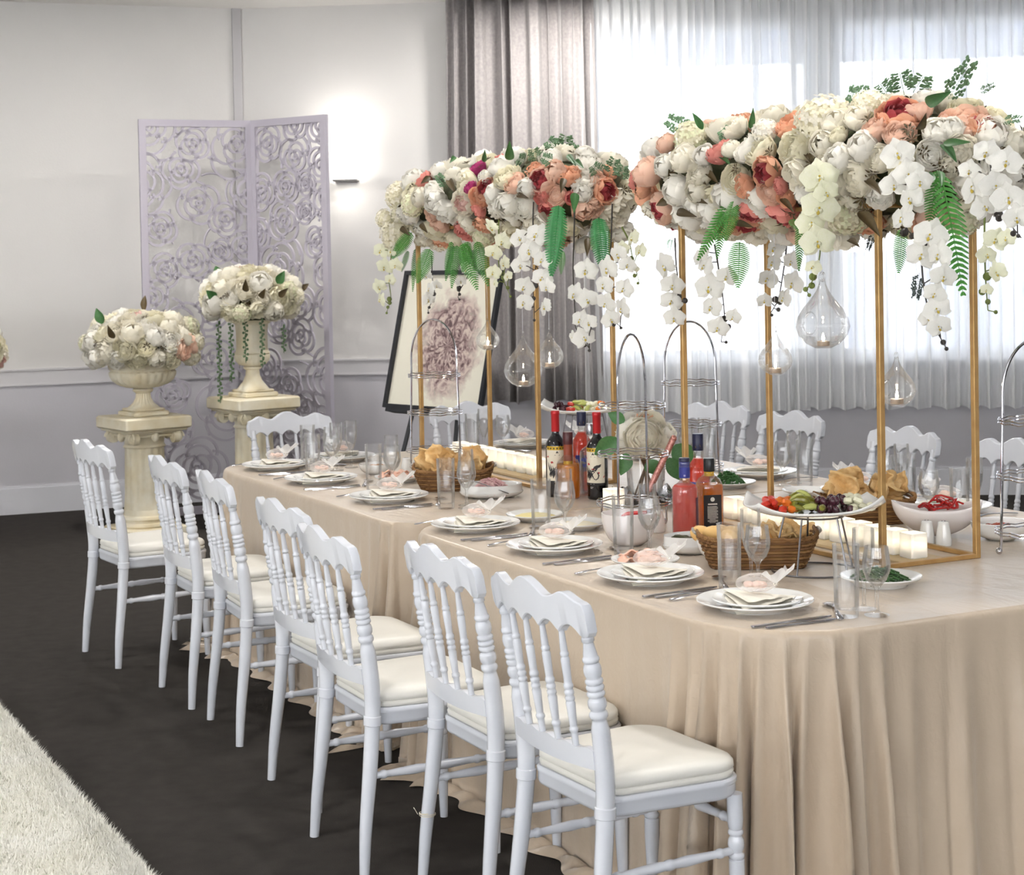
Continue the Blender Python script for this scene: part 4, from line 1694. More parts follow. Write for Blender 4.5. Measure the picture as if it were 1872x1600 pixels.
o = part("pepper_bowl", MB().grid(lens_bowl, 40, 12, wrap=True), china_in, label="pointed white bowl of red pepper strips by the gold pole", cat="bowl", ang=180)
o.location, o.rotation_euler = (.90, 1.295, TZ + .001), (0, 0, RV - .1)
thick(o, .004)
pep = M("red_pepper_skin", S(200, 34, 32), .25, noise=(14, S(176, 22, 24), .3), coat=.3, rnd=.12)
rn = random.Random(2)
for k in range(9):
    l = rn.uniform(.03, .05)
    a0 = rn.uniform(0, 6.28)
    e = MB().tube([(l * math.cos(a), l * math.sin(a) * .8, .006 * math.sin(3 * a + k)) for a in [a0 + i / 10 * rn.uniform(3.2, 4.2) for i in range(11)]], .0052, 6, flat=.6)
    put("pepper_strip", e.mesh("pepper_strip", pep), None, (.90 + rn.uniform(-.05, .05) * .45, 1.295 + rn.uniform(-.055, .055), TZ + .088 + rn.uniform(0, .016)), (rn.uniform(-.4, .4), rn.uniform(-.4, .4), 0),
        label="curled red pepper strip in the pointed white bowl", cat="pepper", group="red pepper strips")

shk = MB().lathe([(.001, .0), (.022, .0), (.0235, .004), (.0235, .02), (.020, .045), (.0165, .062), (.0165, .068), (.0135, .0715), (.001, .073)], 24).mesh("shaker", china)
holes = MB()
for k in range(4):
    holes.ball((.006 * math.cos(k * PI / 2), .006 * math.sin(k * PI / 2), .0728), .0012, 6, 4)
hole_me = holes.mesh("shaker_hole", black_ink)
for x, y, lb in ((.995, 1.175, "white china shaker by the gold pole, the left one"), (1.035, 1.205, "white china shaker by the gold pole, the right one"),
                 (-1.47, .555, "white china shaker beside the left tier stand, in front"), (-1.50, .62, "white china shaker beside the left tier stand, behind"), (.345, .635, "white china shaker behind the deep bowl")):
    t = put("salt_shaker", shk, None, (x, y, TZ + .0005), label=lb, cat="shaker", group="china shakers")
    put("shaker_holes", hole_me, t)

salmon_m = M("smoked_salmon", S(243, 200, 178), .4, noise=(12, S(236, 176, 150), .25), coat=.2, rnd=.08)
sal = []
for s in (11, 12, 13):
    r = random.Random(s)
    q = r.uniform(0, 6)
    sal.append(MB().grid(lambda u, v: ((u - .5) * .085 * (1 - .4 * abs(v - .5)), (v - .5) * .04, .006 + .007 * math.sin(9 * u + q) + .004 * math.sin(6 * v + q)), 10, 4).mesh("salmon_slice", salmon_m, ang=180))


def salmon(x, y, lb, gr):
    r = random.Random(int(x * 100) + 500)
    for k in range(8):
        a = k * 2.4
        d = .018 + .032 * (k % 3) / 2
        thick(put("salmon_slice", sal[k % 3], None, (x + d * math.cos(a), y + d * math.sin(a), TZ + .012 + .003 * k), (r.uniform(-.1, .1), r.uniform(-.1, .1), a), label=lb, cat="salmon", group=gr), .003)


small_plate(.845, .285, .098, "small white plate of smoked salmon between the two nearest settings")
salmon(.845, .285, "smoked salmon slice on the plate between the nearest settings", "salmon on the near table")
small_plate(-1.315, .455, .098, "small white plate of smoked salmon on the far table")
salmon(-1.315, .455, "smoked salmon slice on the far table's plate", "salmon on the far table")

hum = M("pale_yellow_dip", S(240, 228, 168), .5, noise=(12, S(230, 212, 140), .3), bump=(40, .3, .006))
hum2 = M("pale_cream_dip", S(236, 230, 206), .5, noise=(12, S(226, 214, 176), .3), bump=(40, .3, .006))


def dip(x, y, mat, lb):
    e = MB().lathe([(.001, .014 + .0), (.05, .014), (.066, .012), (.07, .010), (.001, .009)][::-1], 30)

    def fn(u, v):
        a = 2 * PI * u
        r = .072 * v
        return (r * math.cos(a) * 1.05, r * math.sin(a), .010 + .010 * (1 - v ** 3) + .003 * math.sin(26 * v + 2 * a) * (1 - v))
    put("dip", MB().grid(fn, 30, 12, wrap=True).mesh("dip", mat, ang=180), None, (x, y, TZ + .001), label=lb, cat="dip")


small_plate(-.105, .430, .098, "small white plate of yellow dip left of the hummus")
dip(-.105, .430, hum, "yellow dip spread on the plate nearest the slaw")
small_plate(.135, .455, .100, "small white plate of cream dip beside the deep bowl")
dip(.135, .455, hum2, "cream dip with a trace of oil beside the deep bowl")

oval_dish(.735, .520, RV + .2, .095, .068, "oval white dish of stuffed vine leaves")
dol = M("stuffed_vine_leaf", S(74, 72, 36), .45, noise=(26, S(52, 54, 26), .3), bump=(40, .5, .006), rnd=.15)
dolm = MB().lathe([(.001, -.030), (.008, -.029), (.0115, -.02), (.0125, 0), (.0115, .02), (.008, .029), (.001, .030)], 10).mesh("vine_leaf_roll", dol)
rn = random.Random(5)
for k in range(9):
    put("vine_leaf_roll", dolm, None, (.735 + rn.uniform(-.035, .035), .520 + rn.uniform(-.045, .045), TZ + .026 + .012 * (k // 4)), (PI / 2 + rn.uniform(-.2, .2), 0, RV + rn.uniform(-.7, 1.2)),
        label="dark green stuffed vine leaf in the oval dish", cat="dolma", group="stuffed vine leaves")

oval_dish(-.69, .555, RV + .1, .118, .095, "oval white dish of pink slaw", .024)
mound("shredded_slaw", -.69, .555, TZ + .014, .085, .07, .050, M("pink_slaw", S(240, 210, 204), .5, noise=(60, S(216, 156, 166), .25)), "pink and white shredded slaw in the oval dish", 520, .0032, 3, True)
t = put("serving_spoon", spoon_me, None, (-.66, .485, TZ + .05), (.25, .1, RV + 1.3), sc=1.15, label="steel serving spoon resting on the pink slaw", cat="spoon")

small_plate(1.43, .655, .108, "white plate of green beans behind the nearest tumbler", .024)
green = M("cooked_green_beans", S(70, 112, 58), .4, noise=(20, S(48, 88, 42), .3), rnd=.1)
mound("green_beans", 1.43, .655, TZ + .010, .07, .06, .030, green, "heap of cut green beans on the plate behind the nearest tumbler", 130, .0046, 8, True)
small_plate(-.43, 1.42, .105, "white plate of chopped green salad behind the whisky bottle", .02)
mound("green_salad", -.43, 1.42, TZ + .010, .075, .06, .045, M("chopped_parsley", S(60, 116, 52), .5, noise=(40, S(38, 84, 34), .3)), "dark green chopped salad behind the whisky bottle", 420, .0052, 9)
put("snack_bowl", MB().lathe(bowl_prof(.075, .042, .5), 30, cap=False).mesh("snack_bowl", china), None, (-1.60, .48, TZ + .0005), label="small white bowl of nuts beside the left tier stand", cat="bowl")
nut = M("roasted_nuts", S(206, 150, 84), .5, noise=(40, S(160, 96, 44), .3))
mound("mixed_nuts", -1.60, .48, TZ + .018, .055, .055, .016, nut, "roasted nuts in the small bowl by the left tier stand", 60, .008, 10)
e = MB().lathe(bowl_prof(.088, .055, .42), 34, cap=False)
put("snack_bowl", e.mesh("snack_bowl", china), None, (1.04, 1.42, TZ + .0005), label="small white bowl of red snack mix at the right edge", cat="bowl")
mound("snack_mix", 1.04, 1.42, TZ + .030, .066, .066, .012, M("red_snack_mix", S(186, 92, 60), .5, noise=(50, S(140, 50, 38), .3)), "red-brown snack mix in the right-hand bowl", 70, .008, 13)
small_plate(-1.18, 1.62, .09, "small white plate beside the window-side glasses")
small_plate(-.08, 1.52, .085, "empty white side plate near the bread basket on the window side")

# leaf-shaped platters on wire stands


def platter(x, y, rz, label, slabel, L=.385, Wd=.22, hh=.155):
    st = empty("wire_stand", (x, y, TZ), rz, label=slabel, cat="stand")
    for nm, z, r in (("base_ring", .003, .118), ("top_ring", hh, .082)):
        part(nm, MB().tube([(r * math.cos(2 * PI * i / 40), r * math.sin(2 * PI * i / 40), z) for i in range(40)], .0028, 6, closed=True), grey_wire, st)
    for k in range(5):
        a = 2 * PI * k / 5 + .3
        part("leg", MB().tube([(.118 * math.cos(a), .118 * math.sin(a), .003), (.082 * math.cos(a), .082 * math.sin(a), hh)], .0028, 6), grey_wire, st)

    def fn(u, v):
        px, py = 2 * u - 1, 2 * v - 1
        X = px * L / 2 * (1 - .12 * py * py)
        Y = py * Wd / 2 * (1 - .25 * px * px)
        lift = .030 * (abs(px) ** 4) + .014 * abs(py) ** 3 + .012 * max(0, px * py * -1) ** 2
        return (X, Y, .006 + lift)
    o = part("platter", MB().grid(fn, 26, 18), china, label=label, cat="platter", ang=180)
    o.location, o.rotation_euler = (x, y, TZ + hh), (0, 0, rz)
    thick(o, .005)
    return lambda a, b, c: (x + math.cos(rz) * a - math.sin(rz) * b, y + math.sin(rz) * a + math.cos(rz) * b, TZ + hh + c)


RVV = RV + .05
at1 = platter(1.17, .635, RVV, "white curved vegetable platter on a wire stand", "grey wire stand under the vegetable platter")
tom = M("red_pepper_dice", S(216, 62, 34), .3, noise=(18, S(200, 40, 28), .3), coat=.2, rnd=.1)
car = M("orange_carrot", S(232, 128, 40), .4, noise=(18, S(222, 108, 30), .3), rnd=.08)
oli = M("green_olive", S(134, 132, 44), .3, noise=(12, S(112, 112, 36), .3), coat=.3, rnd=.15)
kal = M("dark_olive", S(74, 30, 44), .25, noise=(12, S(54, 22, 36), .3), coat=.3, rnd=.2)
fet = M("white_cheese", S(240, 238, 214), .6, noise=(18, S(230, 228, 198), .3))
pepg = M("pale_green_pepper", S(196, 200, 120), .35, noise=(12, S(176, 184, 96), .3), rnd=.1)
chunk = MB().bbox(-.012, .012, -.010, .010, -.009, .009, .004)
olive_s = MB().ball((0, 0, 0), .0105, 10, 8, 0, 1, 1, 1.35)
chili = MB().tube(smoothpath([(-.03, 0, 0), (-.015, .004, .004), (.01, .002, .006), (.028, -.006, 0)], 4), [.003, .005, .007, .008, .009, .0095, .0095, .009, .008, .0065, .005, .0035, .002], 8)
rn = random.Random(9)
KINDS = [("pepper_piece", chunk, tom, 14, -.125, .035, "red pepper piece at the left of the vegetable platter", "red pepper pieces"),
         ("carrot_piece", chunk, car, 12, -.085, .04, "orange carrot piece on the vegetable platter", "carrot pieces"),
         ("pickled_pepper", chili, oli, 12, -.02, .045, "green pickled pepper in the middle of the platter", "pickled peppers"),
         ("pale_pickle", chili, pepg, 6, -.03, .03, "pale green pickle at the back of the platter", "pale pickles"),
         ("dark_olive", olive_s, kal, 26, .045, .05, "dark purple olive on the vegetable platter", "dark olives"),
         ("cheese_cube", chunk, fet, 14, .118, .04, "white cheese cube at the right of the platter", "cheese cubes")]


def load(at, kinds, tagw, seed, rename=""):
    r = random.Random(seed)
    for nm, mb_, mt, n, cx, sp_, lb, gr in kinds:
        me = mb_.mesh(nm, mt)
        for k in range(n):
            lay = k // max(1, int(n * .6))
            p = at(cx + r.uniform(-sp_, sp_) * (.75 if lay else 1), r.uniform(-.062, .062) * (.6 if lay else 1) + (.03 if nm == "pale_pickle" else 0), .020 + .018 * lay + r.uniform(0, .004) + .02 * max(0, abs(cx) - .09) * 3)
            put(nm, me, None, p, (r.uniform(-.5, .5), r.uniform(-.5, .5), r.uniform(0, 6)), label=lb + tagw, cat=nm.replace("_", " "), group=gr + tagw)


load(at1, KINDS, "", 9)
at2 = platter(-1.62, 1.47, RV - .05, "white curved vegetable platter on the far table", "grey wire stand under the far vegetable platter", .40, .22, .19)
K2 = [("pepper_piece", chunk, tom, 5, -.03, .05, "red pepper piece", "red pepper pieces"), ("dark_olive", olive_s, kal, 9, -.10, .03, "dark olive", "dark olives"), ("pickled_pepper", chili, pepg, 8, .0, .05, "green pickle", "pickles"),
      ("cheese_cube", chunk, fet, 14, .05, .06, "white cheese cube", "cheese cubes"), ("carrot_piece", chunk, car, 5, .10, .04, "orange carrot piece", "carrot pieces")]
load(at2, K2, " on the far table's platter", 19)
# ------------------------------------------------------------------ flowers
def petal_mat(name, c, c2, rnd=.06, scale=30):
    m = M(name, c, .55, spec=.25, noise=(scale, c2, .4), rnd=rnd, sheen=.2)
    nt = m.node_tree
    b = nt.nodes["Principled BSDF"]
    if "petal_mix" in nt.nodes:
        return m
    tl = nt.nodes.new("ShaderNodeBsdfTranslucent")
    src = b.inputs["Base Color"].links[0].from_socket
    nt.links.new(src, tl.inputs[0])
    mx = nt.nodes.new("ShaderNodeMixShader")
    mx.name = "petal_mix"
    mx.inputs[0].default_value = .34
    nt.links.new(b.outputs[0], mx.inputs[1])
    nt.links.new(tl.outputs[0], mx.inputs[2])
    nt.links.new(mx.outputs[0], nt.nodes["Material Output"].inputs[0])
    return m


W_ = petal_mat("white_petal", S(252, 250, 243), S(250, 246, 236))
C_ = petal_mat("cream_petal", S(247, 243, 224), S(243, 236, 208))
I_ = petal_mat("ivory_petal", S(251, 247, 235), S(248, 242, 224))
P_ = petal_mat("peach_petal", S(248, 220, 200), S(243, 202, 178), .1)
CO_ = petal_mat("coral_petal", S(240, 168, 156), S(234, 150, 140), .12)
OR_ = petal_mat("apricot_petal", S(246, 198, 166), S(242, 182, 148), .1)
DR_ = petal_mat("dark_rose_petal", S(190, 84, 88), S(168, 64, 72), .1)
PK_ = petal_mat("blush_petal", S(246, 218, 208), S(242, 200, 192), .08)
MG_ = petal_mat("magenta_petal", S(204, 80, 132), S(176, 56, 128), .15)
GC_ = petal_mat("green_cream_petal", S(242, 243, 216), S(232, 235, 196), .08)
OW_ = petal_mat("orchid_white_petal", S(248, 247, 242), S(240, 239, 232), .03, 12)
OC_ = petal_mat("orchid_cream_petal", S(247, 246, 230), S(238, 240, 208), .05, 12)
YL_ = petal_mat("orchid_yellow_lip", S(232, 212, 110), S(214, 186, 70), .05)
LG = M("bright_leaf", S(74, 122, 66), .45, noise=(14, S(46, 92, 46), .35), rnd=.15)
LF = M("fern_leaf", S(84, 156, 62), .5, noise=(14, S(58, 128, 48), .35), rnd=.15)
LB = M("broad_fern_leaf", S(58, 140, 76), .45, noise=(10, S(40, 116, 60), .35), rnd=.1)
LO = M("olive_brown_leaf", S(92, 76, 40), .55, noise=(14, S(66, 52, 32), .35), rnd=.2)
LP = M("grey_green_sprig", S(124, 156, 118), .5, noise=(20, S(94, 130, 96), .35), rnd=.15)
STM = M("dark_orchid_stem", S(58, 52, 48), .5, noise=(14, S(44, 40, 36), .3))
GST = M("green_stem", S(120, 132, 62), .5, noise=(14, S(98, 112, 50), .3))
FOAM = M("mossy_foam", S(70, 74, 44), .9, noise=(20, S(50, 54, 32), .3))
rf = random.Random(31)


def petal(e, az, span, p0, p1, r, flare, ruff, mi, nu=4, nv=4, zo=0):
    ph = rf.uniform(0, 6)
    p0, p1 = math.radians(p0), math.radians(p1)

    def fn(u, v):
        a = 2 * u - 1
        ww = span * (.45 + .55 * math.sin(PI * (.12 + .62 * v)))
        pe = p0 + (p1 - p0) * v * (1 - .20 * a * a * v)
        rr = r * (1 + flare * v * v + ruff * math.sin(4 * a + ph) * v * v + .05 * a * a)
        t = az + ww * a
        return (rr * math.sin(pe) * math.cos(t), rr * math.sin(pe) * math.sin(t), -rr * math.cos(pe) + zo)
    e.grid(fn, nu, nv, mi)


def bloom(layers, mats, name):
    """layers: (count, half-span, start angle, end angle, radius, flare, ruffle, material slot)"""
    e = MB()
    for li, (n, span, p0, p1, r, fl, ru, mi) in enumerate(layers):
        o = rf.uniform(0, 6)
        for k in range(n):
            petal(e, o + 2 * PI * k / n + rf.uniform(-.12, .12), span * rf.uniform(.9, 1.1), p0, p1 + rf.uniform(-7, 7), r * rf.uniform(.96, 1.03), fl, ru, mi)
    ctr = max(l[7] for l in layers)
    e.rings([[(q * math.cos(2 * PI * i / 14), q * math.sin(2 * PI * i / 14), .16 - .34 * q + .02 * math.sin(5 * i)) for i in range(14)] for q in (.62, .30, .01)], ctr, False)
    e.rings([[(q * math.cos(2 * PI * i / 14), q * math.sin(2 * PI * i / 14), .16 - .34 * q) for i in range(14)] for q in (.88, .62)], 0, False)
    return e.mesh(name, mats, ang=180)


BUD = [(4, 1.0, 10, 168, .74, 0, .03, 0), (5, .85, 10, 142, .85, .03, .05, 0), (6, .72, 10, 122, .93, .05, .06, 0), (6, .70, 10, 98, .98, .08, .07, 0)]
ROSE = [(6, .72, 20, 96, 1.0, .04, .03, 0), (6, .70, 20, 106, .88, .02, .03, 0), (6, .68, 20, 113, .74, 0, .03, 0), (5, .75, 20, 120, .60, 0, .04, 0), (5, .75, 25, 126, .46, 0, .05, 0), (4, .8, 30, 134, .33, 0, .05, 0), (3, 1., 30, 150, .2, 0, .05, 0)]
RUF = [(8, .55, 15, 92, 1.02, .05, .07, 0), (8, .55, 20, 106, .90, .02, .09, 0), (8, .5, 20, 118, .76, .0, .1, 0), (7, .55, 25, 128, .60, .0, .12, 0), (6, .6, 25, 140, .42, .0, .12, 0), (4, .8, 30, 155, .25, 0, .1, 0)]
DARK = [(6, .72, 20, 100, 1.0, .04, .04, 0), (6, .70, 20, 112, .90, .0, .04, 0), (6, .70, 20, 122, .82, .0, .04, 0), (6, .6, 25, 132, .66, .0, .1, 1), (5, .6, 25, 140, .52, .0, .12, 1), (4, .8, 30, 150, .38, 0, .12, 1), (3, 1., 30, 160, .24, 0, .1, 1)]


def hydrangea(mats, name, n=64):
    e = MB()
    for k in range(n):
        z = 1 - 1.45 * (k + .5) / n
        a = k * 2.39996
        r = math.sqrt(max(0, 1 - z * z))
        d = Vector((r * math.cos(a), r * math.sin(a), z))
        q = d.to_track_quat('Z', 'Y').to_matrix()
        rot = rf.uniform(0, 1.5)
        rad = rf.uniform(.86, 1.02)
        for p in range(4):
            b = rot + p * PI / 2
            c, s = math.cos(b), math.sin(b)
            vs = []
            for (x, y, h) in ((0, 0, 0), (.10, -.09, .03), (.235, -.055, .045 + rf.uniform(-.03, .03)), (.235, .055, .045 + rf.uniform(-.03, .03)), (.10, .09, .03)):
                vs.append(tuple(d * rad + q @ Vector((x * c - y * s, x * s + y * c, h))))
            e.add(vs, [(0, 1, 2, 3, 4)], k % len(mats))
    e.ball((0, 0, 0), .82, 10, 8, 0)
    return e.mesh(name, mats, smooth=False)


KIND = {
    "bud": ("peony_bud", [bloom(BUD, [W_], "peony_bud"), bloom(BUD, [I_], "peony_bud"), bloom(BUD, [W_], "peony_bud")]),
    "rose": ("garden_rose", [bloom(ROSE, [I_], "garden_rose"), bloom(ROSE, [C_], "garden_rose")]),
    "wrose": ("garden_rose", [bloom(ROSE, [W_], "garden_rose")]),
    "prose": ("garden_rose", [bloom(ROSE, [P_], "garden_rose")]),
    "ruf": ("ruffled_peony", [bloom(RUF, [W_], "ruffled_peony"), bloom(RUF, [I_], "ruffled_peony")]),
    "cream": ("ruffled_peony", [bloom(RUF, [C_], "ruffled_peony"), bloom(ROSE, [C_], "ruffled_peony")]),
    "pb": ("peony", [bloom(BUD, [P_], "peony"), bloom(ROSE, [P_], "peony")]),
    "coral": ("coral_peony", [bloom(RUF, [CO_], "coral_peony")]),
    "coralp": ("apricot_peony", [bloom(RUF, [OR_], "apricot_peony"), bloom(ROSE, [OR_], "apricot_peony")]),
    "pdark": ("dark_centred_peony", [bloom(DARK, [P_, DR_], "dark_centred_peony"), bloom(DARK, [OR_, DR_], "dark_centred_peony")]),
    "dark": ("rust_peony", [bloom(DARK, [CO_, DR_], "rust_peony")]),
    "pinkw": ("blush_peony", [bloom([(a, b, c, d, f, g, h, 0 if f > .7 else 1) for a, b, c, d, f, g, h, _ in RUF], [I_, PK_], "blush_peony")]),
    "mag": ("magenta_blossom", [bloom(RUF, [MG_], "magenta_blossom")]),
    "hyd": ("hydrangea", [hydrangea([C_, GC_], "hydrangea"), hydrangea([C_, I_], "hydrangea")]),
    "hydw": ("hydrangea", [hydrangea([W_, I_], "hydrangea")]),
}


def blossom_mesh(mat):
    e = MB()
    for k, (a, L, w) in enumerate(((90, 1.0, .42), (215, .95, .36), (325, .95, .36), (10, 1.0, .62), (170, 1.0, .62))):
        a = math.radians(a)

        def fn(u, v):
            x = (2 * u - 1)
            ww = w * math.sin(PI * (.08 + .80 * v) ** .9) * x
            l = L * v * (1 - .12 * x * x * v)
            z = -.22 * v * v + .10 * (1 - x * x) * v + (.06 if k > 2 else 0) + .05 * math.sin(3 * x + k)
            return (l * math.cos(a) - ww * math.sin(a), l * math.sin(a) + ww * math.cos(a), z)
        e.grid(fn, 4, 4, 0)
    for s in (-1, 1):
        e.ball((s * .10, -.10, .12), .11, 6, 5, 0, 1, 1.2, .9)
    e.ball((0, -.22, .14), .09, 6, 5, 1, 1, 1.5, .9)
    e.ball((0, .02, .14), .06, 6, 5, 1)
    return e.mesh("blossom", [mat, YL_], ang=180)


ORCH = {"white": blossom_mesh(OW_), "cream": blossom_mesh(OC_)}


def leaf_mesh(mat, name="leaf", w=.5, fold=.25, curl=-.25):
    e = MB()
    e.grid(lambda u, v: ((2 * u - 1) * w * .5 * math.sin(PI * (.04 + .94 * v) ** .85), abs(2 * u - 1) * fold * w * math.sin(PI * v) + curl * v * v, v), 4, 7)
    return e.mesh(name, mat, ang=180)


def fern_mesh(n, w, mat, name, broad=False):
    """frond along +Z, one unit long, pinnae spread along X with half-width w"""
    e = MB()
    e.tube([(0, -.12 * (i / 8) ** 2, i / 8) for i in range(9)], [.010 * (1 - i / 9) + .002 for i in range(9)], 5)
    for i in range(n):
        t = (i + .6) / n
        L = w * math.sin(PI * (.10 + .86 * t) ** .75) + .012
        h = .70 / n if not broad else .95 / n
        y = -.12 * t * t
        for s in (-1, 1):
            up = .32 * L
            e.add([(0, y, t - h * .5), (s * L * .45, y + .05 * L, t - h * .55 + up * .4), (s * L * .9, y - .08 * L, t - h * .25 + up * .9), (s * L, y - .14 * L, t + up), (s * L * .85, y - .08 * L, t + h * .35 + up * .85), (s * L * .4, y + .05 * L, t + h * .5 + up * .4), (0, y, t + h * .4)],
                  [(0, 1, 2, 3, 4, 5, 6) if s > 0 else (6, 5, 4, 3, 2, 1, 0)])
    return e.mesh(name, mat, smooth=False)


def sprig_mesh(mat, name="sprig"):
    e = MB()
    e.tube([(0, -.05 * i / 6, i / 6) for i in range(7)], .006, 4)
    for i in range(11):
        t = .12 + .85 * i / 11
        L = .34 * (1 - .6 * t) + .05
        for s in (-1, 1):
            d = Vector((s * .75, rf.uniform(-.3, .3), .6)).normalized()
            p0 = Vector((0, -.05 * t, t))
            e.tube([p0, p0 + d * L], .004, 3)
            for k in range(4):
                c = p0 + d * L * (.35 + .2 * k) + Vector((rf.uniform(-.02, .02), rf.uniform(-.03, .03), rf.uniform(-.03, .03)))
                e.ball(c, .042, 5, 3, 0, 1, .5, 1.1)
    return e.mesh(name, mat)


LEAFM = {"leafg": leaf_mesh(LG, w=.5), "leafo": leaf_mesh(LO, w=.6, curl=-.35)}
FERNM = {"fern": fern_mesh(22, .20, LF, "fern_frond"), "blade": fern_mesh(26, .17, LB, "broad_fern", True), "twig": sprig_mesh(M("dark_twig", S(84, 96, 92), .6, noise=(9, S(70, 82, 80))), "twig"), "sprig": sprig_mesh(LP)}
STARM = None


def star_mesh():
    """dry brown sepals found between the peonies"""
    e = MB()
    for k in range(7):
        a = k * 2 * PI / 7
        c, s = math.cos(a), math.sin(a)
        l = rf.uniform(.8, 1.1)
        e.add([(0, 0, 0), (l * .5 * c - .13 * s, l * .5 * s + .13 * c, .25), (l * c, l * s, .3 + rf.uniform(-.2, .2)), (l * .5 * c + .13 * s, l * .5 * s - .13 * c, .25)], [(0, 1, 2, 3)])
    return e.mesh("sepal_cluster", LO, smooth=False)


STARM = star_mesh()


class Loaf:
    def __init__(s, Xc, L, ax, Yc, ay, Zc, az):
        s.__dict__.update(locals())

    def normal(s, p):
        dx = p[0] - s.Xc
        dx = math.copysign(max(0, abs(dx) - s.L), dx) / s.ax ** 2
        return Vector((dx, (p[1] - s.Yc) / s.ay ** 2, (p[2] - s.Zc) / s.az ** 2)).normalized()

    def sample(s, r):
        x = r.uniform(s.Xc - s.L - s.ax, s.Xc + s.L + s.ax)
        dx = max(0, abs(x - s.Xc) - s.L) / s.ax
        k = math.sqrt(max(0, 1 - dx * dx))
        a = r.uniform(0, 2 * PI)
        return (x, s.Yc + s.ay * k * math.cos(a), s.Zc + s.az * k * math.sin(a))


def put_bloom(t, org, kind, p, r, nrm, rnd):
    nm, meshes = KIND[kind]
    n = Vector(nrm) + Vector((rnd.uniform(-.35, .35), rnd.uniform(-.35, .35), rnd.uniform(-.25, .35)))
    return put(nm, meshes[rnd.randrange(len(meshes))], t, Vector(p) - org, aim(n, rnd.uniform(0, 6)), r)


def arrangement(name, loaf, blooms, extra, weights, seed, label, cat="flowers", rmin=.036, rmax=.05, org=None, low=-1, sep=.7):
    rnd = random.Random(seed)
    org = Vector(org or (loaf.Xc, loaf.Yc, loaf.Zc))
    t = empty(name, org, label=label, cat=cat)
    e = MB()
    m = 14

    def body(u, v):
        th, ph = 2 * PI * u, PI * v
        y, z, x = math.sin(ph) * math.cos(th), math.sin(ph) * math.sin(th), -math.cos(ph)
        k = .74
        X = loaf.Xc + x * loaf.ax * k + math.copysign(loaf.L * min(1, abs(x) * 4), x)
        return tuple(Vector((X, loaf.Yc + y * loaf.ay * k, loaf.Zc + z * loaf.az * k)) - org)
    part("foam_base", MB().grid(body, 24, 20, wrap=True), FOAM, t, ang=180)
    done = []
    for kind, x, y, z, r in blooms:
        n = loaf.normal((x, y, z))
        put_bloom(t, org, kind, Vector((x, y, z)) - n * r * .35, r * 1.22, n, rnd)
        done.append((Vector((x, y, z)), r))
    bag = [k for k, w in weights for _ in range(w)]
    got = tries = 0
    while got < extra and tries < 9000:
        tries += 1
        p = Vector(loaf.sample(rnd))
        n = loaf.normal(p)
        if n.z < low:
            continue
        r = rnd.uniform(rmin, rmax)
        if any((p - q).length < .80 * (r + s) for q, s in done):
            continue
        put_bloom(t, org, rnd.choice(bag), p - n * r * .3, r * 1.18, n, rnd)
        done.append((p, r))
        got += 1
    for k in range(int(extra * sep)):
        p = Vector(loaf.sample(rnd))
        n = loaf.normal(p)
        if n.z < low:
            continue
        put("sepal_cluster", STARM, t, p - org - n * .012, aim(n, rnd.uniform(0, 6)), rnd.uniform(.024, .036))
    return t, org


def add_fronds(t, org, lst, names):
    for kind, a, b, w in lst:
        a, b = Vector(a), Vector(b)
        d = b - a
        L = d.length
        meshes = LEAFM if kind in LEAFM else FERNM
        base = {"fern": .40, "blade": .34, "sprig": .55, "twig": .55, "leafg": .5, "leafo": .6}[kind]
        # local X across the view, Z along the frond
        z = d.normalized()
        y = Vector((.89, -.45, .0))
        y = (y - z * y.dot(z)).normalized()
        x = y.cross(z)
        mrot = Matrix((x, y, z)).transposed()
        sx = max(w * {"sprig": 1.5, "leafo": .8}.get(kind, 1.15), .02) / base
        put(names[kind], meshes[kind], t, a - org, mrot.to_euler(), (sx, min(L, sx * 1.5), L))


def add_sprays(t, org, lst, seed):
    rnd = random.Random(seed)
    for kind, path, blooms in lst:
        pts = [Vector(p) - org for p in path]
        sm = smoothpath(pts, 6)
        n = len(sm)
        e = MB().tube(sm, [.0032 * (1 - .6 * i / n) for i in range(n)], 6)
        end = sm[-1]
        for k in range(4):
            p = sm[-1 - 2 * k] if len(sm) > 2 * k + 1 else sm[0]
            q = p + Vector((rnd.uniform(-.02, .02), rnd.uniform(-.01, .01), rnd.uniform(-.014, .01)))
            e.tube([p, q], .0015, 4)
            e.ball(q, .0055 + .002 * k, 6, 5)
        stems = []
        for b in blooms:
            c = Vector(b[:3]) - org
            near = min(sm, key=lambda s: (s - c).length)
            e.tube([near, (near + c) / 2 + Vector((0, 0, .006)), c + Vector((.0, .012, 0))], .0018, 4)
        sp = part("orchid_spray", e, STM if kind == "white" else GST, t)
        for b in blooms:
            c = Vector(b[:3]) - org
            d = Vector((.55 + rnd.uniform(-.55, .55), -.75 + rnd.uniform(-.4, .4), rnd.uniform(-.35, .35)))
            q = Vector(d).normalized().to_track_quat('Z', 'Y') @ Euler((0, 0, rnd.uniform(-.5, .5))).to_quaternion()
            put("blossom", ORCH[kind], sp, c, q.to_euler(), b[3] * rnd.uniform(1.12, 1.3))


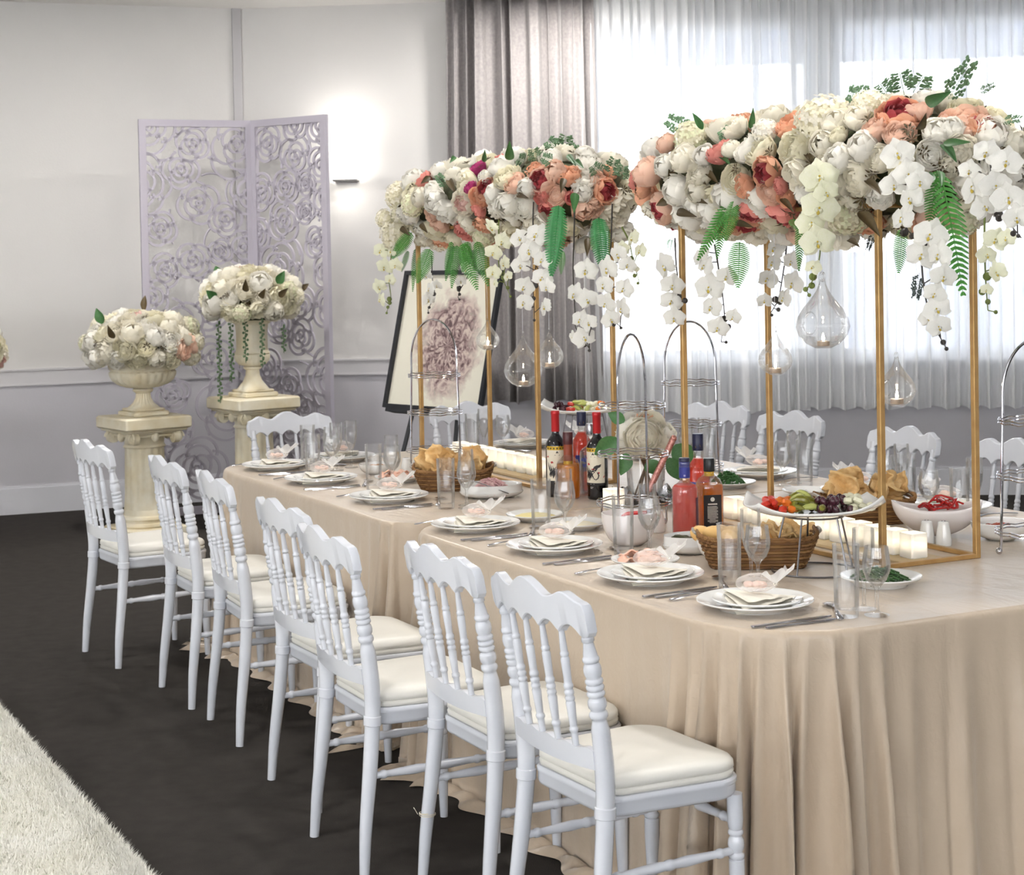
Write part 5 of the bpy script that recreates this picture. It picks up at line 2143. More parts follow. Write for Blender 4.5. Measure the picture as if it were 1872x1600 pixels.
NAMES = {"fern": "fern_frond", "blade": "broad_fern", "sprig": "sprig", "twig": "twig", "leafg": "leaf", "leafo": "leaf"}
WTS = [("bud", 6), ("ruf", 5), ("rose", 3), ("cream", 3), ("pb", 2), ("coralp", 1), ("hyd", 2), ("pdark", 1), ("wrose", 2)]
FL_NEAR = (('bud',0.101,0.785,2.006,0.038),('pb',0.175,0.701,1.916,0.043),('bud',0.315,0.689,1.929,0.031),('bud',0.411,0.698,1.951,0.039),('bud',0.535,0.699,1.951,0.029),('hyd',0.356,0.767,2.024,0.045),('coral',0.601,0.707,1.967,0.037),('pinkw',0.45,0.841,2.06,0.049),('bud',0.674,0.705,1.962,0.025),('rose',0.818,0.7,1.953,0.044),('ruf',0.586,0.912,2.084,0.051),('hydw',0.803,0.743,2.006,0.033),('coralp',0.879,0.782,2.033,0.042),('hyd',1.041,0.77,2.026,0.066),('cream',1,0.693,1.942,0.049),('bud',1.138,0.696,1.945,0.034),('bud',1.221,0.684,1.898,0.035),('bud',1.209,0.762,2.019,0.032),('prose',1.305,0.742,1.985,0.036),('pdark',1.335,0.811,2.028,0.053),('pb',1.398,0.758,1.964,0.037),('bud',1.293,0.94,2.069,0.029),('pb',1.365,0.853,2.038,0.033),('bud',1.301,0.704,1.929,0.037),('rose',1.359,0.712,1.891,0.034),('bud',1.484,0.814,1.964,0.031),('bud',1.509,0.847,1.969,0.028),('wrose',1.497,0.784,1.889,0.037),('ruf',1.551,0.839,1.892,0.041),('pb',1.491,0.908,2.005,0.057),('pdark',1.539,0.924,1.979,0.033),('bud',1.566,0.941,1.955,0.04),('bud',1.587,0.999,1.925,0.034),('ruf',0.523,0.681,1.891,0.035),('bud',0.499,0.692,1.832,0.036),('bud',0.375,0.69,1.837,0.043),('cream',0.564,0.712,1.796,0.039),('rose',0.715,0.684,1.856,0.041),('pdark',0.876,0.681,1.874,0.04),('coralp',0.75,0.69,1.835,0.031),('pb',0.867,0.702,1.811,0.037),('rose',1.02,0.684,1.855,0.042),('dark',0.694,0.758,1.752,0.038),('dark',0.83,0.773,1.742,0.045),('bud',1.028,0.715,1.793,0.027),('bud',0.444,0.726,1.78,0.036),('ruf',0.072,0.802,1.762,0.042),('ruf',0.199,0.799,1.738,0.045),('cream',0.673,0.836,1.713,0.05),('ruf',0.349,0.952,1.69,0.041),('rose',1.272,0.703,1.831,0.044),('hyd',1.132,0.786,1.734,0.053),('ruf',0.88,0.971,1.655,0.038),('ruf',1.317,0.754,1.776,0.033),('ruf',1.586,0.932,1.845,0.035),('cream',1.452,0.938,1.742,0.033),('bud',1.57,1.02,1.824,0.033),('ruf',1.524,0.818,1.848,0.029),('ruf',1.164,0.683,1.866,0.037),('pb',0.209,0.765,2.013,0.028),('coralp',0.126,0.713,1.861,0.029),('dark',0.021,0.751,1.895,0.029),('coral',0.933,0.694,1.828,0.022),('cream',1.185,0.713,1.972,0.024),('coralp',0.929,0.719,1.79,0.025),('hyd',0.877,0.847,1.708,0.039),('ruf',0.387,0.819,1.719,0.031),('cream',1.037,0.936,1.692,0.032))
FL_FAR = (('hyd',-1.895,0.713,1.917,0.051),('hyd',-1.91,0.707,1.73,0.059),('coral',-1.677,0.738,1.984,0.034),('bud',-1.629,0.792,2.02,0.032),('ruf',-1.617,0.879,2.05,0.057),('bud',-1.369,0.737,1.984,0.035),('bud',-1.483,0.69,1.923,0.035),('bud',-1.597,0.683,1.898,0.036),('bud',-1.447,0.681,1.87,0.043),('bud',-1.721,0.695,1.819,0.033),('mag',-1.22,0.771,2.01,0.031),('mag',-1.023,0.75,1.996,0.026),('mag',-1.122,0.69,1.923,0.023),('coral',-1.14,0.845,2.042,0.027),('pb',-1.07,0.87,2.048,0.03),('bud',-1.239,0.723,1.971,0.031),('pdark',-0.974,0.685,1.909,0.04),('pinkw',-1.19,0.682,1.854,0.045),('coralp',-1.037,0.68,1.87,0.037),('ruf',-1.383,0.699,1.809,0.048),('pb',-1.514,0.694,1.82,0.032),('ruf',-1.268,0.741,1.762,0.042),('pb',-1.536,0.743,1.761,0.036),('ruf',-1.764,0.771,1.742,0.037),('coralp',-1.8,0.879,1.695,0.037),('ruf',-1.842,0.813,1.696,0.033),('cream',-0.851,0.714,1.959,0.045),('prose',-0.782,0.709,1.928,0.039),('bud',-0.708,0.723,1.895,0.032),('pdark',-0.666,0.763,1.93,0.049),('pb',-0.643,0.812,1.962,0.039),('coralp',-0.601,0.85,1.954,0.039),('bud',-0.733,0.846,2.021,0.036),('wrose',-0.563,0.897,1.932,0.044),('ruf',-0.631,0.96,2.003,0.044),('pb',-0.546,0.957,1.925,0.032),('pdark',-0.532,0.982,1.877,0.042),('prose',-0.603,0.796,1.86,0.035),('coral',-0.648,0.76,1.856,0.025),('wrose',-0.741,0.723,1.819,0.046),('wrose',-0.849,0.724,1.781,0.039),('ruf',-0.917,0.69,1.831,0.043),('bud',-0.913,0.682,1.886,0.033),('bud',-0.548,0.88,1.871,0.032),('pb',-0.572,0.899,1.806,0.037),('prose',-0.56,0.939,1.805,0.039),('ruf',-0.582,1.06,1.798,0.061),('cream',-0.697,0.89,1.728,0.041),('ruf',-0.824,1.046,1.659,0.035),('ruf',-0.721,1.164,1.704,0.04),('coralp',-1.147,0.754,1.753,0.034),('ruf',-1.051,0.809,1.722,0.039),('cream',-1.747,0.915,1.694,0.037),('coral',-1.076,0.697,1.815,0.028),('coralp',-0.58,1.031,1.96,0.024),('dark',-0.569,0.846,1.852,0.023),('dark',-0.649,0.782,1.809,0.027),('hyd',-1.933,0.668,1.809,0.035),('coralp',-0.735,0.77,1.98,0.027),('ruf',-0.767,0.781,1.751,0.034),('cream',-0.643,1.024,1.746,0.034),('hydw',-1.009,0.707,1.953,0.025))
FL_NEAR_S = (('white',((0.243,0.78,1.694),(0.249,0.78,1.603),(0.268,0.78,1.511),(0.279,0.78,1.441)),((0.226,0.75,1.603,0.039),(0.271,0.75,1.54,0.035),(0.262,0.75,1.488,0.033),(0.278,0.75,1.435,0.035))),('white',((0.445,0.8,1.67),(0.467,0.8,1.588),(0.484,0.8,1.52),(0.494,0.8,1.439),(0.473,0.8,1.363)),((0.433,0.77,1.602,0.034),(0.456,0.77,1.534,0.045),(0.554,0.77,1.569,0.03),(0.467,0.77,1.473,0.034),(0.501,0.77,1.409,0.031),(0.587,0.77,1.445,0.024),(0.409,0.77,1.637,0.031))),('white',((0.493,1.05,1.735),(0.479,1.05,1.645),(0.459,1.05,1.569),(0.433,1.05,1.492),(0.39,1.05,1.445)),((0.462,1.02,1.653,0.039),(0.449,1.02,1.608,0.032),(0.553,1.02,1.542,0.038),(0.505,1.02,1.494,0.031),(0.418,1.02,1.555,0.032),(0.398,1.02,1.485,0.025),(0.549,1.02,1.611,0.028))),('cream',((1.19,0.66,1.876),(1.183,0.66,1.793),(1.181,0.66,1.704),(1.179,0.66,1.632),(1.153,0.66,1.573),(1.115,0.66,1.535)),((1.224,0.63,1.845,0.045),(1.222,0.63,1.762,0.045),(1.182,0.63,1.722,0.036),(1.21,0.63,1.668,0.042),(1.189,0.63,1.6,0.021),(1.252,0.63,1.802,0.033))),('white',((1.568,0.64,1.906),(1.575,0.64,1.845),(1.59,0.64,1.767),(1.572,0.64,1.701),(1.622,0.64,1.668)),((1.579,0.61,1.886,0.037),(1.62,0.61,1.834,0.036),(1.56,0.61,1.807,0.034),(1.627,0.61,1.771,0.036),(1.592,0.61,1.723,0.034),(1.661,0.61,1.813,0.031))),('white',((1.603,0.66,1.701),(1.605,0.66,1.612),(1.616,0.66,1.53),(1.644,0.66,1.459),(1.688,0.66,1.403)),((1.675,0.63,1.678,0.042),(1.641,0.63,1.629,0.034),(1.707,0.63,1.629,0.033),(1.722,0.63,1.575,0.03),(1.689,0.63,1.532,0.028),(1.696,0.63,1.494,0.031),(1.703,0.63,1.451,0.028),(1.663,0.63,1.472,0.022))),('white',((1.85,0.66,1.899),(1.864,0.66,1.83),(1.848,0.66,1.784),(1.892,0.66,1.73),(1.964,0.66,1.667)),((1.883,0.63,1.871,0.032),(1.949,0.63,1.846,0.035),(1.836,0.63,1.79,0.038),(1.911,0.63,1.792,0.035),(1.873,0.63,1.742,0.032),(1.955,0.63,1.759,0.035),(1.983,0.63,1.713,0.029),(1.821,0.63,1.832,0.024))),('cream',((1.682,0.8,1.73),(1.681,0.8,1.653),(1.683,0.8,1.571),(1.69,0.8,1.486)),((1.754,0.77,1.664,0.031),(1.722,0.77,1.626,0.025),(1.76,0.77,1.583,0.025),(1.72,0.77,1.539,0.014),(1.793,0.77,1.668,0.022))))
FL_FAR_S = (('cream',((-1.959,0.72,1.747),(-1.975,0.72,1.637),(-2,0.72,1.55),(-1.984,0.72,1.471),(-2.027,0.72,1.415)),((-2.013,0.69,1.677,0.036),(-1.892,0.69,1.676,0.031),(-1.976,0.69,1.606,0.036),(-1.856,0.69,1.613,0.031),(-2.042,0.69,1.519,0.032),(-2.025,0.69,1.463,0.03),(-1.919,0.69,1.551,0.024))),('white',((-2.496,1.15,1.649),(-2.491,1.15,1.538),(-2.473,1.15,1.469),(-2.55,1.15,1.395)),((-2.495,1.12,1.564,0.034),(-2.457,1.12,1.496,0.034),(-2.481,1.12,1.445,0.03),(-2.375,1.12,1.513,0.025))),('white',((-2.042,1.15,1.629),(-2.103,1.15,1.556),(-2.182,1.15,1.498),(-2.213,1.15,1.46)),((-2.057,1.12,1.589,0.033),(-1.965,1.12,1.557,0.028),(-2.117,1.12,1.532,0.025))),('cream',((-0.797,0.66,1.78),(-0.801,0.66,1.672),(-0.797,0.66,1.59),(-0.718,0.66,1.503)),((-0.798,0.63,1.753,0.03),(-0.71,0.63,1.698,0.033),(-0.787,0.63,1.658,0.03),(-0.699,0.63,1.617,0.03),(-0.791,0.63,1.584,0.027),(-0.671,0.63,1.571,0.02),(-0.777,0.63,1.544,0.015))),('white',((-0.513,0.66,1.838),(-0.52,0.66,1.747),(-0.496,0.66,1.642),(-0.528,0.66,1.538),(-0.519,0.66,1.42)),((-0.57,0.63,1.709,0.033),(-0.436,0.63,1.719,0.039),(-0.494,0.63,1.662,0.045),(-0.567,0.63,1.61,0.036),(-0.398,0.63,1.629,0.032),(-0.401,0.63,1.565,0.035),(-0.542,0.63,1.532,0.036),(-0.368,0.63,1.533,0.029),(-0.544,0.63,1.476,0.033),(-0.384,0.63,1.463,0.029))),('white',((-0.243,0.68,1.822),(-0.255,0.68,1.69),(-0.265,0.68,1.59),(-0.257,0.68,1.463),(-0.247,0.68,1.382),(-0.159,0.68,1.322)),((-0.121,0.65,1.59,0.037),(-0.201,0.65,1.509,0.037),(-0.112,0.65,1.492,0.037),(-0.165,0.65,1.422,0.034),(-0.103,0.65,1.412,0.028),(-0.142,0.65,1.361,0.034),(-0.219,0.65,1.359,0.022))),('white',((0.015,0.68,1.813),(0.003,0.68,1.699),(-0.006,0.68,1.614),(-0.01,0.68,1.516),(-0.006,0.68,1.437),(0.052,0.68,1.403)),((0.1,0.65,1.644,0.033),(0.027,0.65,1.596,0.039),(0.157,0.65,1.608,0.027),(0.001,0.65,1.542,0.033),(0.132,0.65,1.531,0.03),(0.011,0.65,1.481,0.033),(0.118,0.65,1.465,0.033),(0.045,0.65,1.428,0.03))),('cream',((-0.026,0.74,1.735),(0.02,0.74,1.685),(0.042,0.74,1.625),(0.08,0.74,1.552)),((0.094,0.71,1.697,0.027),(0.022,0.71,1.662,0.024),(0.139,0.71,1.654,0.024),(0.103,0.71,1.595,0.014))))
FL_NEAR_F = (('fern',(0.659,0.72,1.806),(0.529,0.68,1.614),0.04),('fern',(0.594,0.74,1.789),(0.614,0.7,1.63),0.033),('fern',(0.697,0.71,1.798),(0.707,0.67,1.682),0.039),('fern',(0.643,0.76,1.675),(0.694,0.72,1.545),0.06),('fern',(0.982,0.74,1.738),(1.031,0.7,1.593),0.025),('fern',(0.957,0.72,1.733),(1.094,0.68,1.706),0.025),('fern',(1.396,0.77,1.698),(1.434,0.73,1.588),0.036),('fern',(1.613,0.72,1.832),(1.747,0.68,1.541),0.068),('fern',(1.573,0.74,1.845),(1.593,0.7,1.695),0.04),('twig',(1.404,0.82,1.581),(1.438,0.78,1.519),0.03),('twig',(1.02,0.97,1.691),(1.049,0.93,1.648),0.016),('fern',(0.195,0.8,1.688),(0.245,0.76,1.652),0.036))
FL_FAR_F = (('fern',(-1.744,0.72,1.75),(-1.891,0.68,1.633),0.054),('fern',(-1.878,0.76,1.674),(-1.858,0.72,1.589),0.023),('fern',(-1.561,0.72,1.679),(-1.611,0.68,1.536),0.06),('fern',(-1.432,0.76,1.707),(-1.41,0.72,1.552),0.03),('fern',(-1.338,0.74,1.691),(-1.312,0.7,1.524),0.037),('fern',(-1.244,0.72,1.697),(-1.052,0.68,1.537),0.058),('fern',(-1.153,0.74,1.703),(-0.989,0.7,1.548),0.05),('fern',(-1.278,0.76,1.704),(-1.249,0.72,1.589),0.044),('blade',(-0.362,0.68,1.82),(-0.348,0.64,1.576),0.067),('blade',(-0.098,0.69,1.768),(0.005,0.65,1.593),0.062),('fern',(-0.452,0.74,1.66),(-0.388,0.7,1.586),0.026),('fern',(-1.936,0.82,1.682),(-1.884,0.78,1.502),0.024))
FL_NEAR_T = (('sprig',(1.008,0.99,2.083),(0.938,0.95,2.107),0.045),('sprig',(1.077,0.99,2.083),(1.089,0.95,2.119),0.051),('sprig',(1.144,0.99,2.084),(1.176,0.95,2.141),0.057),('sprig',(1.206,0.97,2.084),(1.301,0.93,2.116),0.05),('sprig',(1.319,0.99,2.044),(1.471,0.95,2.141),0.037),('sprig',(1.45,0.99,2.063),(1.554,0.95,2.072),0.012),('sprig',(0.042,0.99,2.049),(-0.066,0.95,2.108),0.045),('sprig',(0.368,0.92,2.004),(0.489,0.88,2.03),0.042),('sprig',(0.54,0.82,1.985),(0.529,0.78,2.026),0.041),('sprig',(1.532,0.99,1.981),(1.649,0.95,1.977),0.018))
FL_FAR_T = (('sprig',(-0.952,1.02,2.043),(-0.996,0.98,2.095),0.05),('sprig',(-0.938,1.02,2.042),(-0.847,0.98,2.099),0.05),('sprig',(-0.865,1.02,2.031),(-0.749,0.98,2.044),0.035),('sprig',(-0.891,0.82,2.003),(-0.858,0.78,2.014),0.042),('sprig',(-0.772,0.82,1.996),(-0.738,0.78,2.041),0.041),('sprig',(-0.564,0.77,1.985),(-0.572,0.73,2.004),0.033),('sprig',(-0.307,0.82,1.932),(-0.287,0.78,1.957),0.039),('sprig',(-0.33,0.87,1.921),(-0.221,0.83,1.972),0.039),('sprig',(-1.371,0.72,1.926),(-1.386,0.68,1.978),0.029),('sprig',(0.001,0.72,1.893),(0.094,0.68,1.93),0.031))
FL_NEAR_L = (('leafg',(0.48,0.74,2.029),(0.494,0.7,2.074),0.02),('leafg',(0.739,0.74,2.014),(0.815,0.7,2.055),0.016),('leafg',(1.558,0.72,2.019),(1.672,0.68,2.027),0.029),('leafg',(1.662,0.68,1.906),(1.76,0.64,1.873),0.022),('leafg',(1.67,0.68,1.908),(1.796,0.64,1.905),0.017),('leafg',(1.629,0.7,1.842),(1.691,0.66,1.812),0.017),('leafg',(1.604,0.7,1.838),(1.634,0.66,1.809),0.02),('leafg',(0.604,0.72,1.94),(0.705,0.68,1.921),0.02),('leafo',(0.432,0.72,1.903),(0.567,0.68,1.869),0.034),('leafo',(0.314,0.72,1.819),(0.3,0.68,1.799),0.035),('leafo',(0.352,0.72,1.776),(0.491,0.68,1.765),0.035),('leafo',(0.519,0.72,1.898),(0.639,0.68,1.866),0.027),('leafo',(0.331,0.72,1.922),(0.38,0.68,1.878),0.028),('leafo',(0.855,0.72,1.92),(0.954,0.68,1.889),0.026),('leafo',(1.035,0.72,1.922),(1.129,0.68,1.892),0.025),('leafo',(1.306,0.72,1.835),(1.411,0.68,1.808),0.03),('leafo',(1.251,0.74,1.749),(1.375,0.7,1.705),0.042),('leafo',(0.621,0.76,1.735),(0.749,0.72,1.725),0.027),('leafo',(0.442,0.72,1.814),(0.565,0.68,1.803),0.027),('leafo',(1.523,0.72,1.954),(1.605,0.68,1.97),0.029),('leafo',(0.916,0.72,1.797),(1.024,0.68,1.769),0.025),('leafo',(1.227,0.72,1.673),(1.316,0.68,1.666),0.024))
FL_FAR_L = (('leafg',(-0.816,0.72,2.005),(-0.735,0.68,2.05),0.031),('leafg',(-1.033,0.72,2.01),(-0.947,0.68,2.039),0.014),('leafg',(-0.362,0.72,1.999),(-0.244,0.68,1.966),0.019),('leafg',(-0.31,0.72,1.977),(-0.193,0.68,1.954),0.019),('leafg',(-0.242,0.68,1.86),(-0.174,0.64,1.808),0.028),('leafg',(-1.296,0.72,2.046),(-1.245,0.68,2.028),0.015),('leafo',(-1.546,0.72,1.978),(-1.531,0.68,1.955),0.03),('leafo',(-1.369,0.72,1.962),(-1.234,0.68,1.913),0.037),('leafo',(-1.795,0.72,1.875),(-1.761,0.68,1.866),0.027),('leafo',(-1.48,0.72,1.864),(-1.358,0.68,1.845),0.022),('leafo',(-1.648,0.72,1.786),(-1.523,0.68,1.761),0.03),('leafo',(-0.392,0.72,1.917),(-0.333,0.68,1.882),0.032),('leafo',(-0.761,0.72,1.873),(-0.625,0.68,1.862),0.027),('leafo',(-0.229,0.72,1.702),(-0.159,0.68,1.658),0.032),('leafo',(-0.305,0.72,1.754),(-0.195,0.68,1.739),0.025),('leafo',(-0.576,0.72,1.8),(-0.459,0.68,1.771),0.033),('leafo',(-1.858,0.72,1.776),(-1.709,0.68,1.75),0.031))
near_loaf = Loaf(.74, .42, .44, .97, .29, 1.885, .195)
far_loaf = Loaf(-1.31, .42, .36, .97, .29, 1.875, .185)
t, o = arrangement("flower_arrangement", near_loaf, FL_NEAR, 110, WTS, 5, "long cream and peach flower arrangement on the near gold frame")
add_sprays(t, o, FL_NEAR_S, 4)
for lst in (FL_NEAR_F, FL_NEAR_T, FL_NEAR_L):
    add_fronds(t, o, lst, NAMES)
t, o = arrangement("flower_arrangement", far_loaf, FL_FAR, 100, WTS + [("coral", 1), ("mag", 1)], 6, "long white, peach and magenta flower arrangement on the far gold frame")
add_sprays(t, o, FL_FAR_S, 9)
for lst in (FL_FAR_F, FL_FAR_T, FL_FAR_L):
    add_fronds(t, o, lst, NAMES)

# bouquet of roses in a glass vase
bx, by, bz = BOUQUET
vase = empty("bouquet_vase", (bx, by, bz + .0005), label="clear glass vase holding the white rose bouquet", cat="vase")
part("glass_body", MB().lathe([(.001, .002), (.045, 0), (.055, .006), (.062, .04), (.066, .11), (.070, .150), (.0685, .150), (.0645, .11), (.060, .04), (.052, .012), (.001, .010)], 30, cap=False), clear, vase)
bq = Loaf(bx, .001, .10, by, .10, bz + .235, .085)
tq, oq = arrangement("rose_bouquet", bq, [("rose", bx + .098, by - .064, bz + .245, .056), ("wrose", bx - .018, by - .075, bz + .285, .042), ("wrose", bx + .0, by - .088, bz + .218, .046), ("wrose", bx + .045, by + .060, bz + .278, .048),
                                          ("rose", bx + .072, by + .062, bz + .218, .046), ("coralp", bx + .005, by + .0, bz + .312, .036)], 9, [("wrose", 3), ("rose", 2)], 8, "white rose bouquet with green leaves behind the tier stand", "flowers", .04, .05, low=-.3, sep=0)
tq["category"] = "bouquet"
rb = random.Random(3)
for k in range(7):
    a = k * .9
    p = Vector((.03 * math.cos(a), .03 * math.sin(a), -.03))
    q = Vector((-.045 * math.cos(a), -.045 * math.sin(a), -.225))
    part("stem", MB().tube([p, q], .004, 6), M("cut_stem", S(112, 84, 56), .6, noise=(20, S(90, 66, 44), .3)), tq)
for a, b, w in (((-.02, -.10, .0), (-.06, -.17, -.06), .06), ((.08, .07, -.03), (.13, .13, -.10), .075), ((.03, -.09, -.05), (.04, -.12, -.12), .05), ((0, -.08, .06), (-.03, -.13, .09), .04), ((.09, .04, -.07), (.12, .08, -.15), .05), ((.09, -.04, -.07), (.11, -.02, -.12), .05)):
    add_fronds(tq, oq, [("leafg", tuple(oq + Vector(a)), tuple(oq + Vector(b)), w)], NAMES)
wand = empty("glitter_wand", (bx + .12, by - .02, bz + .02), label="rose-gold glitter wand leaning on the bouquet", cat="wand")
part("wand_body", MB().tube([(0, -.04, .04), (.01, .0, .12), (.02, .05, .215)], [.011, .012, .0115], 12), M("rose_gold_glitter", S(214, 160, 150), .25, .7, noise=(160, S(170, 110, 104), .12), bump=(260, .6, .002)), wand)
part("wand_tip", MB().ball((.021, .053, .22), .012, 10, 8), M("rose_gold_cap", S(206, 150, 140), .2, .8, noise=(40, S(190, 130, 120))), wand)
rfo = random.Random(12)


def foil(u, v):
    a = 2 * PI * u
    r = .05 + .075 * v
    return (r * math.cos(a), r * math.sin(a), .004 + .03 * v + .018 * math.sin(9 * a + 4 * v) * v + .012 * math.sin(17 * a))


o = part("foil_wrap", MB().grid(foil, 72, 6, wrap=True), M("silver_foil", S(214, 216, 224), .18, 1, noise=(20, S(196, 198, 208)), bump=(30, .5, .01)), label="crumpled silver foil round the bouquet vase", cat="foil", ang=20)
o.location = (bx, by, bz + .001)
dup(cup0, (bx + .06, by - .165, TZ + .001), None, "single lit white candle holder left of the rose bouquet", "single candle")

# ------------------------------------------------------------------ urns on pedestals
stone = M("antique_cream_stone", S(240, 235, 218), .7, noise=(7, S(220, 205, 168), .22), bump=(30, .2, .006))


def volute(e, c, n, r=.035, th=.03):
    """spiral scroll disc facing direction n (XY)"""
    n = Vector(n).normalized()
    s = Vector((-n.y, n.x, 0))
    pts, rad = [], []
    for i in range(34):
        a = i / 33 * 2 * PI * 2.1
        q = r * (1 - .85 * i / 33)
        pts.append(Vector(c) + s * q * math.cos(a) + Vector((0, 0, q * math.sin(a))) + n * th * .45)
        rad.append(.0085 * (1 - .5 * i / 33))
    e.tube(pts, rad, 6)
    e.tube([Vector(c) - n * th * .5, Vector(c) + n * th * .4], r * .95, 14)


def pedestal(x, y, rz, h, label):
    t = empty("pedestal", (x, y, 0), rz, label=label, cat="pedestal", group="cream fluted pedestals")
    e = MB()
    e.bbox(-.19, .19, -.19, .19, .0, .055, .008)
    part("plinth", e, stone, t, ang=30)
    part("base_mouldings", MB().lathe([(.175, .055), (.182, .065), (.178, .078), (.160, .085), (.158, .095), (.166, .105), (.160, .118), (.140, .125), (.134, .150), (.128, .16)], 32), stone, t)
    part("fluted_shaft", MB().lathe([(.130, .155), (.124, .18), (.119, .25), (.114, h - .20), (.116, h - .19)], 96, flute=(14, .07, .17, h - .2)), stone, t, ang=50)
    part("collar", MB().lathe([(.122, h - .192), (.128, h - .185), (.122, h - .176), (.118, h - .172), (.120, h - .14), (.135, h - .115), (.142, h - .10)], 32), stone, t)
    e = MB()
    e.bbox(-.165, .165, -.165, .165, h - .105, h - .085, .006)
    e.bbox(-.15, .15, -.15, .15, h - .125, h - .105, .006)
    part("capital_band", e, stone, t, ang=30)
    for a in range(4):
        for s in (-1, 1):
            n = (math.cos(a * PI / 2), math.sin(a * PI / 2))
            q = (-n[1], n[0])
            e = MB()
            volute(e, (n[0] * .135 + q[0] * s * .145, n[1] * .135 + q[1] * s * .145, h - .128), (n[0], n[1], 0), .038, .04)
            part("volute", e, stone, t, ang=50)
        n = (math.cos(a * PI / 2), math.sin(a * PI / 2))
        e = MB().ball((n[0] * .15, n[1] * .15, h - .12), .025, 8, 6, 0, 1, 1, 1.3)
        part("rosette", e, stone, t)
    e = MB()
    e.bbox(-.215, .215, -.215, .215, h - .075, h, .010)
    e.bbox(-.195, .195, -.195, .195, h - .09, h - .075, .006)
    part("abacus", e, stone, t, ang=30)
    return t


def urn(x, y, rz, z, tall, label):
    t = empty("urn", (x, y, z + .0005), rz, label=label, cat="urn")
    part("square_foot", MB().bbox(-.115, .115, -.115, .115, 0, .028, .006).bbox(-.10, .10, -.10, .10, .028, .045, .008), stone, t, ang=30)
    if not tall:
        part("stem", MB().lathe([(.10, .045), (.085, .055), (.062, .075), (.046, .105), (.042, .135), (.052, .142), (.062, .150), (.06, .16), (.045, .165)], 40, flute=(20, .08, .05, .138)), stone, t)
        part("gadrooned_bowl", MB().lathe([(.055, .165), (.10, .172), (.150, .190), (.182, .215), (.196, .245), (.198, .262), (.190, .272)], 110, flute=(26, .055, .17, .27)), stone, t, ang=50)
        part("rim", MB().lathe([(.186, .270), (.196, .275), (.200, .283), (.205, .300), (.210, .318), (.200, .322), (.185, .315), (.10, .30)], 48), stone, t)
    else:
        part("stem", MB().lathe([(.10, .045), (.085, .065), (.06, .095), (.045, .13), (.042, .165), (.055, .172), (.058, .182), (.045, .188)], 40), stone, t)
        part("gadrooned_bowl", MB().lathe([(.05, .188), (.085, .200), (.105, .225), (.110, .250), (.106, .262)], 80, flute=(18, .06, .19, .26)), stone, t, ang=50)
        part("fluted_body", MB().lathe([(.106, .262), (.112, .268), (.104, .276), (.097, .30), (.097, .40), (.104, .45)], 80, flute=(18, .03, .28, .44)), stone, t, ang=50)
        part("rim", MB().lathe([(.104, .448), (.115, .455), (.130, .472), (.136, .485), (.128, .490), (.10, .48)], 48), stone, t)
    return t


URNW = [("bud", 8), ("ruf", 4), ("cream", 5), ("rose", 5), ("hyd", 4), ("prose", 1), ("pinkw", 1)]
p1 = level(-2.241, 10.751)
p2 = level(-1.62, 11.05)
p3 = level(-3.325, 10.45)
RZP = math.atan2(p1[1] - CAM[1], p1[0] - CAM[0]) + PI / 2 + .45
for (px, py), h, tall, a, lbs, seed in ((p1, .72, False, .33, ("cream fluted pedestal left of the lattice screen's centre, shorter one", "low gadrooned cream urn on the left pedestal", "white peony arrangement in the low urn"), 41),
                                        (p2, .80, True, .30, ("cream fluted pedestal standing before the lattice screen, taller one", "tall fluted cream urn before the lattice screen", "white peony arrangement with trailing vines in the tall urn"), 52),
                                        (p3, .72, False, .33, ("cream fluted pedestal at the far left edge of the room", "low cream urn at the far left edge of the room", "white flower arrangement cut off at the left edge"), 63)):
    pedestal(px, py, RZP, h, lbs[0])
    urn(px, py, RZP, h, tall, lbs[1])
    zr = h + (.50 if tall else .325)
    lf = Loaf(px, .001, a, py, a, zr + .10, .21)
    t, o = arrangement("flower_arrangement", lf, [], 75, URNW, seed, lbs[2], rmin=.05, rmax=.068, low=-.55)
    rr_ = random.Random(seed)
    for k in range(8):
        s = Vector(lf.sample(rr_))
        n = lf.normal(s)
        if n.z < -.2:
            continue
        add_fronds(t, o, [("leafg" if k % 2 else "leafo", tuple(s), tuple(s + n * .07 + Vector((0, 0, .03))), .05)], NAMES)
    if tall:
        rtv = lvec(1, 0, 0)
        fr_ = lvec(0, -1, 0)
        for dx, z0, L, fwd in ((-.185, zr - .03, .50, .12), (-.10, zr - .02, .38, .19), (-.01, zr - .02, .26, .20), (.09, zr - .02, .29, .19), (.21, zr - .06, .17, .10)):
            e = MB()
            base = Vector((0, 0, z0 - o.z)) + rtv * dx + fr_ * fwd
            e.tube([base, base - Vector((0, 0, L))], .0025, 4)
            for k in range(int(L / .011)):
                a_ = k * 2.4
                e.ball(base + Vector((.012 * math.cos(a_), .012 * math.sin(a_), -k * .011)), .0085, 5, 4)
            part("trailing_vine", e, M("vine_beads", S(96, 124, 84), .5, noise=(12, S(74, 104, 66))), t)

# ------------------------------------------------------------------ pierced rose screen
scr_m = M("lilac_white_screen_paint", S(186, 181, 192), .5, noise=(3, S(180, 175, 187)))


